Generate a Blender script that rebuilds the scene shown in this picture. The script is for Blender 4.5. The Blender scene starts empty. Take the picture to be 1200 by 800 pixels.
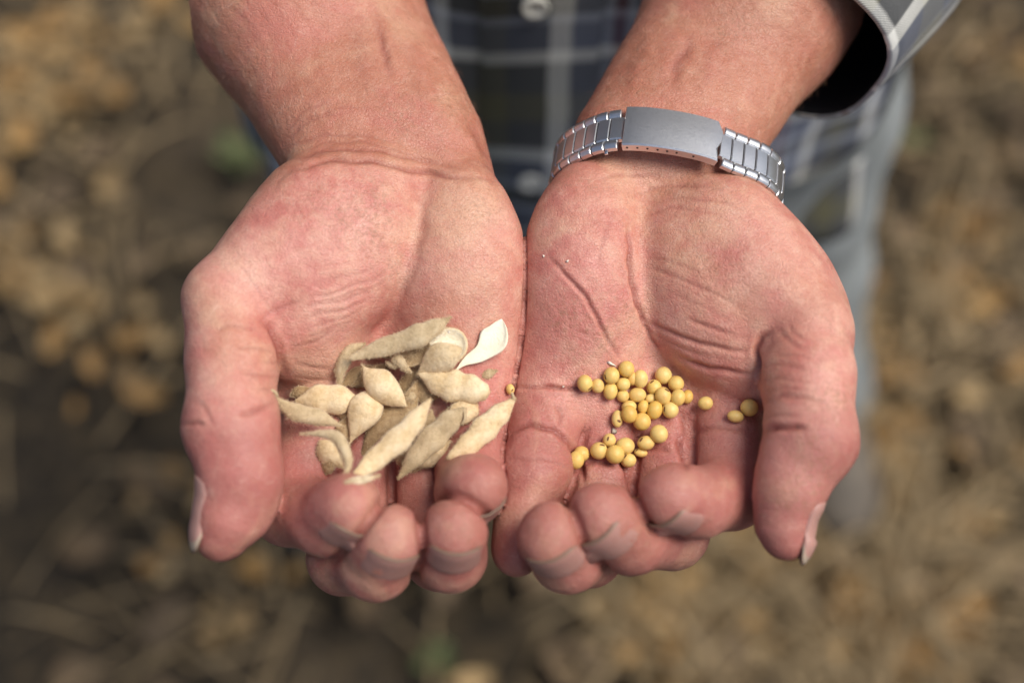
import bpy, bmesh, math, random
import numpy as np
from mathutils import Vector, Matrix

random.seed(7)
rng = np.random.default_rng(7)
SC = bpy.context.scene
COL = SC.collection
R = math.radians

# ------------------------------------------------------------------ camera, world, light, exposure
CAM_H = 1.5
PITCH = 30.0                       # degrees above straight down
cam_d = bpy.data.cameras.new('camera')
cam = bpy.data.objects.new('camera', cam_d)
COL.objects.link(cam)
cam.location = (0, 0, CAM_H)
cam.rotation_euler = (R(PITCH), 0, 0)
cam_d.lens = 50
cam_d.sensor_width = 36
cam_d.clip_start = 0.02
cam_d.clip_end = 3000
cam_d.dof.use_dof = True
cam_d.dof.focus_distance = 0.484
cam_d.dof.aperture_fstop = 3.5
SC.camera = cam

SUN_EL, SUN_AZ = 62.0, 100.0       # azimuth: compass direction the light comes from (0 = +Y, clockwise)
wd = bpy.data.worlds.new('World')
SC.world = wd
wd.use_nodes = True
nt = wd.node_tree
bg = nt.nodes['Background']
sky = nt.nodes.new('ShaderNodeTexSky')
sky.sky_type = 'NISHITA'
sky.sun_disc = False
sky.sun_elevation = R(SUN_EL)
sky.sun_rotation = R(SUN_AZ)
sky.dust_density = 4.0
sky.air_density = 1.0
sky.ozone_density = 1.0
nt.links.new(sky.outputs[0], bg.inputs[0])
bg.inputs[1].default_value = 0.08

sun_d = bpy.data.lights.new('sun', 'SUN')
sun_d.energy = 2.5
sun_d.angle = R(34)
sun_d.color = (1.0, 0.955, 0.89)
sun = bpy.data.objects.new('sun', sun_d)
COL.objects.link(sun)
az, el = R(SUN_AZ), R(SUN_EL)
to_sun = Vector((math.sin(az) * math.cos(el), math.cos(az) * math.cos(el), math.sin(el)))
sun.rotation_euler = to_sun.to_track_quat('Z', 'Y').to_euler()
sun.location = to_sun * 5 + Vector((0, 0, 2))

SC.view_settings.view_transform = 'Standard'
SC.view_settings.look = 'None'
SC.view_settings.gamma = 1
SC.view_settings.exposure = 0.45

# ------------------------------------------------------------------ helpers
S = 460.0                          # mm from the camera to the plane of the hands
F = 50.0 / 36.0 * 1200.0
_c, _s = math.cos(R(PITCH)), math.sin(R(PITCH))
RC = np.array([[1, 0, 0], [0, _c, -_s], [0, _s, _c]])     # camera axes -> world axes


def P(px, py, z=0.0):
    """where the hands' designer coordinates (measured px, mm towards the lens) stand, in mm"""
    d = S - z
    return np.array([(px - 600) / F * d, (400 - py) / F * d, z], dtype=np.float64)


def to_px(p):
    d = S - p[..., 2]
    return 600 + p[..., 0] / d * F, 400 - p[..., 1] / d * F


def W(p):
    """design space (mm) -> world (m)"""
    q = np.asarray(p, dtype=np.float64) * 0.001
    q = q - np.array([0, 0, S * 0.001])
    return q @ RC.T + np.array([0, 0, CAM_H])


def Wd(v):
    return np.asarray(v, dtype=np.float64) @ RC.T


def from_world(w):
    q = (np.asarray(w, dtype=np.float64) - np.array([0, 0, CAM_H])) @ RC
    return (q + np.array([0, 0, S * 0.001])) * 1000.0


def unit(v):
    v = np.asarray(v, dtype=np.float64)
    return v / np.linalg.norm(v)


def tag(o, label=None, cat=None, group=None, kind=None):
    if label: o['label'] = label
    if cat: o['category'] = cat
    if group: o['group'] = group
    if kind: o['kind'] = kind
    return o


def obj(name, verts, faces, mat, parent=None, origin=None, smooth=True, attrs=None):
    """one mesh object; verts are world coordinates (m), origin is where its own origin goes"""
    v = np.asarray(verts, dtype=np.float64)
    o0 = np.zeros(3) if origin is None else np.asarray(origin, dtype=np.float64)
    if origin is None and parent is not None:
        o0 = np.array(parent.get('_o', (0, 0, 0)))
    me = bpy.data.meshes.new(name)
    fa = np.asarray(faces) if not isinstance(faces, list) else None
    if fa is not None and fa.ndim == 2:
        n, k = fa.shape
        vv = (v - o0).astype(np.float32)
        me.vertices.add(len(vv))
        me.vertices.foreach_set('co', vv.ravel())
        me.loops.add(n * k)
        me.loops.foreach_set('vertex_index', fa.astype(np.int32).ravel())
        me.polygons.add(n)
        me.polygons.foreach_set('loop_start', (np.arange(n) * k).astype(np.int32))
        me.update(calc_edges=True)
    else:
        me.from_pydata((v - o0).tolist(), [], [list(map(int, f)) for f in faces])
        me.update()
    if smooth:
        me.polygons.foreach_set('use_smooth', np.ones(len(me.polygons), dtype=bool))
    if attrs:
        for an, av in attrs.items():
            av = np.asarray(av, dtype=np.float32)
            if av.ndim == 1:
                a = me.attributes.new(an, 'FLOAT', 'POINT')
                a.data.foreach_set('value', av)
            else:
                a = me.attributes.new(an, 'FLOAT_VECTOR', 'POINT')
                a.data.foreach_set('vector', av.ravel())
    if mat is not None:
        me.materials.append(mat)
    ob = bpy.data.objects.new(name, me)
    COL.objects.link(ob)
    ob['_o'] = o0.tolist()
    if parent is not None:
        ob.parent = parent
        ob.location = o0 - np.array(parent['_o'])
    else:
        ob.location = o0
    return ob


def empty(name, loc):
    o = bpy.data.objects.new(name, None)
    COL.objects.link(o)
    o.location = loc
    o['_o'] = list(map(float, loc))
    o.empty_display_size = 0.05
    return o


class NT:
    """small node-tree writer"""
    def __init__(self, name):
        self.m = bpy.data.materials.new(name)
        self.m.use_nodes = True
        self.t = self.m.node_tree
        self.p = self.t.nodes['Principled BSDF']
        self.out = self.t.nodes['Material Output']

    def n(self, typ, **kw):
        nd = self.t.nodes.new('ShaderNode' + typ)
        for k, v in kw.items():
            setattr(nd, k, v)
        return nd

    def set(self, sock, v):
        if hasattr(v, 'is_output') or isinstance(v, bpy.types.NodeSocket):
            self.t.links.new(v, sock)
        elif isinstance(v, (tuple, list)) and len(v) == 3 and sock.type == 'RGBA':
            sock.default_value = (*v, 1)
        else:
            sock.default_value = v

    def coord(self, which='Object', scale=None, rot=None):
        tc = self.n('TexCoord')
        o = tc.outputs[which]
        if scale is not None or rot is not None:
            mp = self.n('Mapping')
            self.set(mp.inputs[0], o)
            if scale is not None: mp.inputs['Scale'].default_value = scale
            if rot is not None: mp.inputs['Rotation'].default_value = rot
            o = mp.outputs[0]
        return o

    def noise(self, vec, scale, detail=4, rough=0.55, dist=0.0, out=0):
        nd = self.n('TexNoise')
        self.set(nd.inputs['Vector'], vec)
        nd.inputs['Scale'].default_value = scale
        nd.inputs['Detail'].default_value = detail
        nd.inputs['Roughness'].default_value = rough
        nd.inputs['Distortion'].default_value = dist
        return nd.outputs[out]

    def vor(self, vec, scale, feature='F1', out='Distance', rand=1.0):
        nd = self.n('TexVoronoi', feature=feature)
        self.set(nd.inputs['Vector'], vec)
        nd.inputs['Scale'].default_value = scale
        nd.inputs['Randomness'].default_value = rand
        return nd.outputs[out]

    def ramp(self, fac, stops, interp='LINEAR'):
        nd = self.n('ValToRGB')
        nd.color_ramp.interpolation = interp
        e = nd.color_ramp.elements
        while len(e) < len(stops): e.new(0.5)
        for i, (p, c) in enumerate(stops):
            e[i].position = p
            e[i].color = (*c, 1) if isinstance(c, (tuple, list)) else (c, c, c, 1)
        self.set(nd.inputs[0], fac)
        return nd.outputs[0]

    def mix(self, fac, a, b, mode='MIX'):
        nd = self.n('Mix', data_type='RGBA', blend_type=mode)
        self.set(nd.inputs[0], fac)
        self.set(nd.inputs[6], a)
        self.set(nd.inputs[7], b)
        return nd.outputs[2]

    def math(self, op, a, b=0.0, c=None, clamp=False):
        nd = self.n('Math', operation=op, use_clamp=clamp)
        self.set(nd.inputs[0], a)
        self.set(nd.inputs[1], b)
        if c is not None: self.set(nd.inputs[2], c)
        return nd.outputs[0]

    def attr(self, name, out='Fac'):
        nd = self.n('Attribute', attribute_name=name)
        return nd.outputs[out]

    def bump(self, h, strength, dist, prev=None):
        nd = self.n('Bump')
        self.set(nd.inputs['Height'], h)
        nd.inputs['Strength'].default_value = strength
        nd.inputs['Distance'].default_value = dist
        if prev is not None: self.set(nd.inputs['Normal'], prev)
        return nd.outputs[0]

    def fin(self, **kw):
        for k, v in kw.items():
            self.set(self.p.inputs[k.replace('_', ' ')], v)
        return self.m


# ------------------------------------------------------------------ skin material
def skin_material():
    t = NT('skin')
    co = t.coord('Object')
    tan = t.attr('tan')
    crease = t.attr('crease')
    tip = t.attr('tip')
    n1 = t.noise(co, 45, 5, 0.6)
    n2 = t.noise(co, 210, 4, 0.6)
    n3 = t.noise(co, 1100, 3, 0.6)
    n0 = t.noise(co, 17, 3, 0.5)
    n4 = t.noise(co, 2300, 2, 0.6)
    palm = t.ramp(n1, [(0.30, (0.46, 0.145, 0.115)), (0.44, (0.56, 0.225, 0.18)), (0.56, (0.63, 0.30, 0.24)), (0.70, (0.69, 0.40, 0.31))])
    palm = t.mix(t.ramp(n0, [(0.42, 0.0), (0.62, 0.75)]), palm, (0.52, 0.245, 0.155))
    arm = t.ramp(n1, [(0.25, (0.38, 0.14, 0.085)), (0.5, (0.43, 0.175, 0.11)), (0.8, (0.48, 0.215, 0.14))])
    col = t.mix(tan, palm, arm)
    blotch = t.ramp(n2, [(0.42, 0.0), (0.62, 1.0)])
    col = t.mix(t.math('MULTIPLY', blotch, t.math('MULTIPLY_ADD', tan, -0.22, 0.36)), col, (0.68, 0.41, 0.295))
    red = t.ramp(t.noise(co, 95, 4, 0.6), [(0.48, 0.0), (0.68, 1.0)])
    col = t.mix(t.math('MULTIPLY', red, t.math('MULTIPLY_ADD', tan, -0.28, 0.48)), col, (0.50, 0.155, 0.135))
    col = t.mix(t.math('MULTIPLY', tip, 0.8), col, (0.345, 0.105, 0.092))  # fingers redder, and darkened in colour for their shade
    col = t.mix(t.ramp(t.noise(co, 27, 4, 0.6, 0.6), [(0.52, 0.0), (0.66, 0.42)]), col, (0.50, 0.15, 0.13))
    col = t.mix(t.ramp(t.noise(t.coord('Object', rot=(1.0, 0.4, 2.0)), 31, 4, 0.6, 0.6), [(0.54, 0.0), (0.68, 0.40)]), col, (0.66, 0.42, 0.27))
    dirt = t.math('MULTIPLY', t.ramp(t.noise(co, 38, 3, 0.5), [(0.5, 0.0), (0.7, 1.0)]), t.ramp(t.noise(co, 700, 4, 0.7), [(0.45, 0.0), (0.62, 0.6)]))
    col = t.mix(dirt, col, (0.30, 0.15, 0.085))
    col = t.mix(t.ramp(n3, [(0.36, 0.18), (0.56, 0.0)]), col, (0.30, 0.11, 0.075))
    col = t.mix(t.ramp(n4, [(0.52, 0.0), (0.72, 0.12)]), col, (0.78, 0.52, 0.42))
    vl = t.vor(t.coord('Object', rot=(0.3, 0.2, 0.5)), 260, 'DISTANCE_TO_EDGE')
    col = t.mix(t.math('MULTIPLY', t.ramp(vl, [(0.0, 1.0), (0.03, 0.0)]), t.ramp(n2, [(0.5, 0.0), (0.65, 0.35)])), col, (0.76, 0.52, 0.42))
    col = t.mix(t.math('MULTIPLY', crease, 0.72), col, (0.24, 0.06, 0.045))  # fold redness, plus shade painted in along folds and where skin touches skin
    # relief: cross-hatched fine skin lines, finer pores
    w = t.noise(co, 320, 2, 0.5, out=1)
    wv = t.n('VectorMath', operation='MULTIPLY_ADD')
    t.set(wv.inputs[0], w); wv.inputs[1].default_value = (0.0025,) * 3; t.set(wv.inputs[2], co)
    vo = t.vor(wv.outputs[0], 900, 'DISTANCE_TO_EDGE')
    cells = t.ramp(vo, [(0.0, 0.0), (0.16, 1.0)])
    b = t.bump(cells, 0.35, 0.00028)
    b = t.bump(t.ramp(vl, [(0.0, 0.0), (0.05, 1.0)]), 0.16, 0.00022, b)
    mp2 = t.n('Mapping'); t.set(mp2.inputs[0], co); mp2.inputs['Scale'].default_value = (0.55, 1.3, 0.8); mp2.inputs['Rotation'].default_value = (0.1, 0.3, 0.25)
    wv2 = t.n('VectorMath', operation='MULTIPLY_ADD'); t.set(wv2.inputs[0], t.noise(co, 120, 3, 0.6, out=1)); wv2.inputs[1].default_value = (0.006,) * 3; t.set(wv2.inputs[2], mp2.outputs[0])
    v2 = t.vor(wv2.outputs[0], 330, 'DISTANCE_TO_EDGE')
    b = t.bump(t.ramp(v2, [(0.0, 0.0), (0.06, 1.0)]), 0.3, 0.0003, b)
    st = t.noise(t.coord('Object', scale=(300, 1500, 700), rot=(0, 0, 0.35)), 1.0, 4, 0.6)
    b = t.bump(st, 0.22, 0.0005, b)
    b = t.bump(n2, 0.25, 0.0012, b)
    b = t.bump(n3, 0.22, 0.0004, b)
    rough = t.ramp(n2, [(0.3, 0.38), (0.7, 0.52)])
    t.fin(Base_Color=col, Roughness=rough, Normal=b, Subsurface_Weight=0.2, Subsurface_Scale=0.0028,
          Subsurface_Radius=(1.0, 0.35, 0.2), Specular_IOR_Level=0.42)
    return t.m


SKIN = skin_material()

# ------------------------------------------------------------------ the body: forearms and hands as one implicit surface
def smin(a, b, k):
    h = np.maximum(k - np.abs(a - b), 0) / k
    return np.minimum(a, b) - h * h * (k * 0.25)


class Cone:
    def __init__(s, a, b, ra, rb):
        s.a, s.b, s.ra, s.rb = np.float32(a), np.float32(b), ra, rb
        s.ba = (s.b - s.a); s.inv = 1.0 / float(s.ba @ s.ba)

    def __call__(s, p):
        pa = p - s.a
        t = np.clip((pa @ s.ba) * np.float32(s.inv), 0, 1)
        pa -= t[:, None] * s.ba
        return np.sqrt(np.einsum('ij,ij->i', pa, pa)) - (s.ra + t * (s.rb - s.ra))


class Ell:
    def __init__(s, c, r, u=(1, 0, 0), n=(0, 0, 1)):
        u = unit(u); n = np.asarray(n, float); n = unit(n - u * (n @ u)); v = np.cross(n, u)
        s.c = np.float32(c); s.M = np.float32(np.stack([u, v, n], 1)); s.r = np.float32(r)

    def __call__(s, p):
        q = (p - s.c) @ s.M
        q /= s.r
        k0 = np.sqrt(np.einsum('ij,ij->i', q, q))
        q /= s.r
        k1 = np.sqrt(np.einsum('ij,ij->i', q, q)) + 1e-6
        return k0 * (k0 - 1) / k1


def chain(p, pts, k=2.0):
    """finger: points with radius -> rounded cones"""
    d = None
    for (a, ra), (b, rb) in zip(pts[:-1], pts[1:]):
        q = Cone(a, b, ra, rb)(p)
        d = q if d is None else smin(d, q, k)
    return d


def X(*rows):
    return [(P(x, y, z), r) for (x, y, z, r) in rows]


# finger tables: (px, py, mm towards the lens, radius mm): knuckle, middle joint, end joint, tip
FA = dict(
    index=X((386, 468, -31, 13.5), (338, 594, -13, 12.2), (384, 609, 4, 11.4), (411, 595, 17, 10.2)),
    middle=X((432, 488, -35, 13.5), (404, 652, -13, 12), (441, 660, 4, 11.6), (459, 631, 18, 10.4)),
    ring=X((490, 488, -35, 13.5), (515, 648, -14, 11.8), (528, 651, 4, 11.2), (533, 624, 18, 10.3)),
    little=X((555, 472, -30, 13), (551, 550, -14, 11.6), (550, 578, 1, 10.6), (558, 572, 12, 9.8)),
)
FB = dict(
    index=X((852, 470, -32, 14), (857, 576, -11, 12), (816, 589, 5, 11), (784, 583, 14, 10)),
    middle=X((785, 488, -36, 14), (786, 622, -16, 12.4), (741, 630, 3, 11.4), (703, 608, 15, 10.6)),
    ring=X((715, 488, -36, 13.5), (688, 642, -15, 12), (664, 652, 3, 11.2), (645, 630, 17, 10.4)),
    little=X((646, 470, -29, 13.5), (626, 553, -14, 11.8), (613, 606, -9, 9.2), (607, 644, -6, 8.6)),
)
TA = X((368, 245, -28, 18), (268, 352, -12, 14.4), (272, 420, -4, 14.6), (271, 500, 5, 14.8), (280, 556, 10, 12), (267, 608, 11, 9.8), (258, 627, 11, 8))
TB = X((853, 262, -29, 16), (948, 388, -10, 13.8), (947, 440, -3, 14.6), (950, 515, 6, 14.2), (929, 575, 10, 10), (920, 618, 10, 7.8), (922, 630, 10, 7))


def finger(p, f):
    d = chain(p, f, 3.5)
    (e, re), (t, rt) = f[-2], f[-1]
    a = unit(t - e)
    pal = np.array([0, 0.8, 0.6]); pal = unit(pal - a * (pal @ a))
    c = e * 0.35 + t * 0.65 + pal * (0.20 * rt)
    d = smin(d, Ell(c, (np.linalg.norm(t - e) * 0.5 + rt * 0.80, rt * 1.03, rt * 0.96), a, pal)(p), 2.0)
    return d


def hand_a(p):
    d = chain(p, X((415, 225, -46, 15), (388, 470, -35, 13)), 1)
    d = smin(d, Cone(P(448, 225, -46), P(432, 488, -40), 15, 13)(p), 12)
    d = smin(d, Cone(P(490, 225, -46), P(490, 488, -40), 15, 13)(p), 12)
    d = smin(d, Cone(P(528, 215, -44), P(559, 455, -31), 16, 14)(p), 12)
    d = smin(d, Cone(P(392, 494, -33), P(552, 478, -31), 12, 12)(p), 8)
    d = smin(d, Ell(P(541, 338, -30), (42, 23.2, 19.5), (0.04, 1, 0.02))(p), 10)
    # ball of the thumb
    d2 = Ell(P(382, 303, -24.5), (46, 28, 21), (-0.62, -0.78, 0.18))(p)
    d2 = smin(d2, Cone(TA[0][0], TA[1][0], TA[0][1], TA[1][1])(p), 8)
    d2 = smin(d2, Ell(P(372, 415, -26), (17, 12, 12), (1, 0.2, 0))(p), 7)
    d = smin(d, d2, 4)
    d = smin(d, Ell(P(352, 452, -38), (15, 16, 13))(p), 6)
    th = chain(p, TA[1:], 4)
    th = smin(th, Ell(P(291, 553, 9), (20, 10, 10.5), (-0.1, 1, 0.05))(p), 5)
    d = smin(d, th, 4)
    for k, f in FA.items():
        d = np.minimum(d, smin(finger(p, f), d, 2.5))
    # forearm and wrist
    fa = Cone(P(398, 168, -50), P(300, 0, -80), 22.5, 26.5)(p)
    fa = smin(fa, Cone(P(498, 168, -50), P(408, 0, -80), 21.5, 25)(p), 22)
    ext = unit(P(354, 0, -80) - P(446, 165, -50))
    e0 = P(354, 0, -80); e1 = e0 + ext * 190
    fa = smin(fa, Cone(e0, e1, 40, 47)(p), 15)
    d = smin(d, fa, 9)
    return d


def hand_b(p):
    d = Cone(P(704, 235, -44), P(643, 455, -31), 16, 14)(p)
    d = smin(d, Cone(P(735, 230, -46), P(715, 488, -41), 15, 13)(p), 12)
    d = smin(d, Cone(P(780, 225, -46), P(785, 488, -41), 15, 13)(p), 12)
    d = smin(d, Cone(P(825, 225, -46), P(850, 470, -35), 15, 13.5)(p), 12)
    d = smin(d, Cone(P(650, 478, -31), P(845, 488, -35), 12, 12)(p), 8)
    d = smin(d, Ell(P(687, 338, -31), (42, 23.0, 19), (-0.03, 1, 0.02))(p), 10)
    for (x, y, z, r) in ((644, 479, -27, 10), (712, 494, -34, 9), (782, 500, -34, 9), (846, 480, -29, 10)):
        d = smin(d, Ell(P(x, y, z), (r + 1, r, r + 1))(p), 4)
    d2 = Ell(P(864, 345, -27), (47, 32.5, 21), (0.62, -0.78, 0.18))(p)
    d2 = smin(d2, Cone(TB[0][0], TB[1][0], TB[0][1], TB[1][1])(p), 8)
    d = smin(d, d2, 4.5)
    th = chain(p, TB[1:], 4)
    th = smin(th, Ell(P(914, 570, 9), (17, 8, 9), (0.05, 1, 0.05))(p), 5)
    d = smin(d, th, 3)
    for k, f in FB.items():
        d = np.minimum(d, smin(finger(p, f), d, 2.5))
    fa = Cone(P(740, 168, -50), P(838, 0, -80), 21, 22.5)(p)
    fa = smin(fa, Cone(P(822, 174, -50), P(932, 0, -80), 20, 22.5)(p), 22)
    ext = unit(P(884, 0, -80) - P(787, 165, -50))
    e0 = P(884, 0, -80); e1 = e0 + ext * 190
    fa = smin(fa, Cone(e0, e1, 37, 46)(p), 15)
    d = smin(d, fa, 9)
    return d


def contact(p):
    """how far each skin point is from a second finger, thumb or hand that touches it, in mm"""
    p = np.ascontiguousarray(p, dtype=np.float32)
    out = np.full(len(p), 99, np.float32); out2 = out.copy(); fin = out.copy()
    for i in range(0, len(p), 400_000):
        q = p[i:i + 400_000]
        va = np.sort(np.stack([finger(q, f) for f in FA.values()] + [chain(q, TA[2:], 4)], 1), axis=1)
        vb = np.sort(np.stack([finger(q, f) for f in FB.values()] + [chain(q, TB[2:], 4)], 1), axis=1)
        v = np.where((va[:, 0] < vb[:, 0])[:, None], va, vb)
        fin[i:i + 400_000] = v[:, 0]
        ab = np.full(len(q), 99, np.float32)
        m = np.abs(q[:, 0]) < 14
        if m.any(): ab[m] = np.maximum(hand_a(q[m]), hand_b(q[m]))
        out[i:i + 400_000] = np.where(v[:, 0] < 1.0, v[:, 1], 99)
        out2[i:i + 400_000] = ab
    return out, out2, fin


def sdf(p):
    p = np.ascontiguousarray(p, dtype=np.float32)
    out = np.empty(len(p), np.float32)
    CH = 400_000
    for i in range(0, len(p), CH):
        q = p[i:i + CH]
        a = np.full(len(q), 50, np.float32)
        b = np.full(len(q), 50, np.float32)
        ma = q[:, 0] < 14
        mb = q[:, 0] > -14
        if ma.any(): a[ma] = hand_a(q[ma])
        if mb.any(): b[mb] = hand_b(q[mb])
        out[i:i + CH] = np.minimum(a, b)
    return out


def grad(p, e=0.15):
    g = np.empty((len(p), 3), np.float32)
    for k in range(3):
        dv = np.zeros(3, np.float32); dv[k] = e
        g[:, k] = sdf(p + dv) - sdf(p - dv)
    return g / (np.linalg.norm(g, axis=1, keepdims=True) + 1e-9)


def surface_nets(lo, hi, h, blk=12):
    nb = np.ceil((np.asarray(hi) - lo) / (h * blk)).astype(int)
    N = nb * blk + 1
    cc = [lo[k] + (np.arange(nb[k]) + 0.5) * h * blk for k in range(3)]
    C = np.stack(np.meshgrid(*cc, indexing='ij'), -1).reshape(-1, 3)
    dc = sdf(C)
    act = np.abs(dc) < h * blk * 1.0
    vol = np.repeat(np.repeat(np.repeat(dc.reshape(nb), blk, 0), blk, 1), blk, 2)
    vol = np.pad(vol, ((0, 1),) * 3, mode='edge')
    ii = np.argwhere(act.reshape(nb))
    loc = np.stack(np.meshgrid(*[np.arange(blk + 1)] * 3, indexing='ij'), -1).reshape(-1, 3)
    for s in range(0, len(ii), 300):
        b = ii[s:s + 300]
        idx = (b[:, None, :] * blk + loc[None]).reshape(-1, 3)
        v = sdf(lo + idx * h)
        vol[idx[:, 0], idx[:, 1], idx[:, 2]] = v
    sg = vol < 0
    n = np.array(vol.shape) - 1
    cnt = np.zeros(n, np.int8)
    for dx in (0, 1):
        for dy in (0, 1):
            for dz in (0, 1):
                cnt += sg[dx:dx + n[0], dy:dy + n[1], dz:dz + n[2]]
    cells = np.argwhere((cnt > 0) & (cnt < 8))
    ind = np.full(n, -1, np.int32)
    ind[tuple(cells.T)] = np.arange(len(cells))
    acc = np.zeros((len(cells), 3)); wt = np.zeros(len(cells))
    cor = np.array([[i, j, k] for i in (0, 1) for j in (0, 1) for k in (0, 1)])
    for a in range(8):
        for b in range(a + 1, 8):
            if np.abs(cor[a] - cor[b]).sum() != 1: continue
            va = vol[tuple((cells + cor[a]).T)]; vb = vol[tuple((cells + cor[b]).T)]
            m = (va < 0) != (vb < 0)
            t = va[m] / (va[m] - vb[m])
            acc[m] += cor[a] + t[:, None] * (cor[b] - cor[a]); wt[m] += 1
    V = lo + (cells + acc / wt[:, None]) * h
    Fs = []
    for ax in range(3):
        u, w = (ax + 1) % 3, (ax + 2) % 3
        sl0 = [slice(None)] * 3; sl1 = [slice(None)] * 3
        sl0[ax] = slice(0, -1); sl1[ax] = slice(1, None)
        ch = np.argwhere(sg[tuple(sl0)] != sg[tuple(sl1)])
        ch = ch[(ch[:, u] > 0) & (ch[:, w] > 0) & (ch[:, u] < n[u]) & (ch[:, w] < n[w])]
        inside = sg[tuple(ch.T)]
        eu = np.zeros(3, int); eu[u] = 1; ew = np.zeros(3, int); ew[w] = 1
        q = np.stack([ind[tuple((ch - eu - ew).T)], ind[tuple((ch - ew).T)], ind[tuple(ch.T)], ind[tuple((ch - eu).T)]], 1)
        q[~inside] = q[~inside][:, ::-1]
        Fs.append(q)
    return V, np.concatenate(Fs)


def subdivide(V, Q):
    e = np.concatenate([Q[:, [0, 1]], Q[:, [1, 2]], Q[:, [2, 3]], Q[:, [3, 0]]])
    e.sort(axis=1)
    key = e[:, 0].astype(np.int64) * len(V) + e[:, 1]
    uq, inv = np.unique(key, return_inverse=True)
    ev = (V[uq // len(V)] + V[uq % len(V)]) / 2
    fv = V[Q].mean(1)
    nq = len(Q)
    E = len(V) + inv.reshape(4, nq).T
    C = len(V) + len(uq) + np.arange(nq)
    q = np.concatenate([np.stack([Q[:, k], E[:, k], C, E[:, (k + 3) % 4]], 1) for k in range(4)])
    return np.concatenate([V, ev, fv]), q


def project(V, it=2):
    V = V.astype(np.float32)
    for _ in range(it):
        d = sdf(V)
        V = V - np.clip(d, -0.8, 0.8)[:, None] * grad(V)
    return V


import time
_t0 = time.time()
H0 = 1.3
V, Q = surface_nets(np.array([-118.0, -100.0, -125.0]), np.array([122.0, 150.0, 45.0]), H0)
V = project(V, 1)
V, Q = subdivide(V, Q)
V = project(V, 2)
print('surface', len(V), len(Q), time.time() - _t0)
NRM = grad(V)

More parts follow.
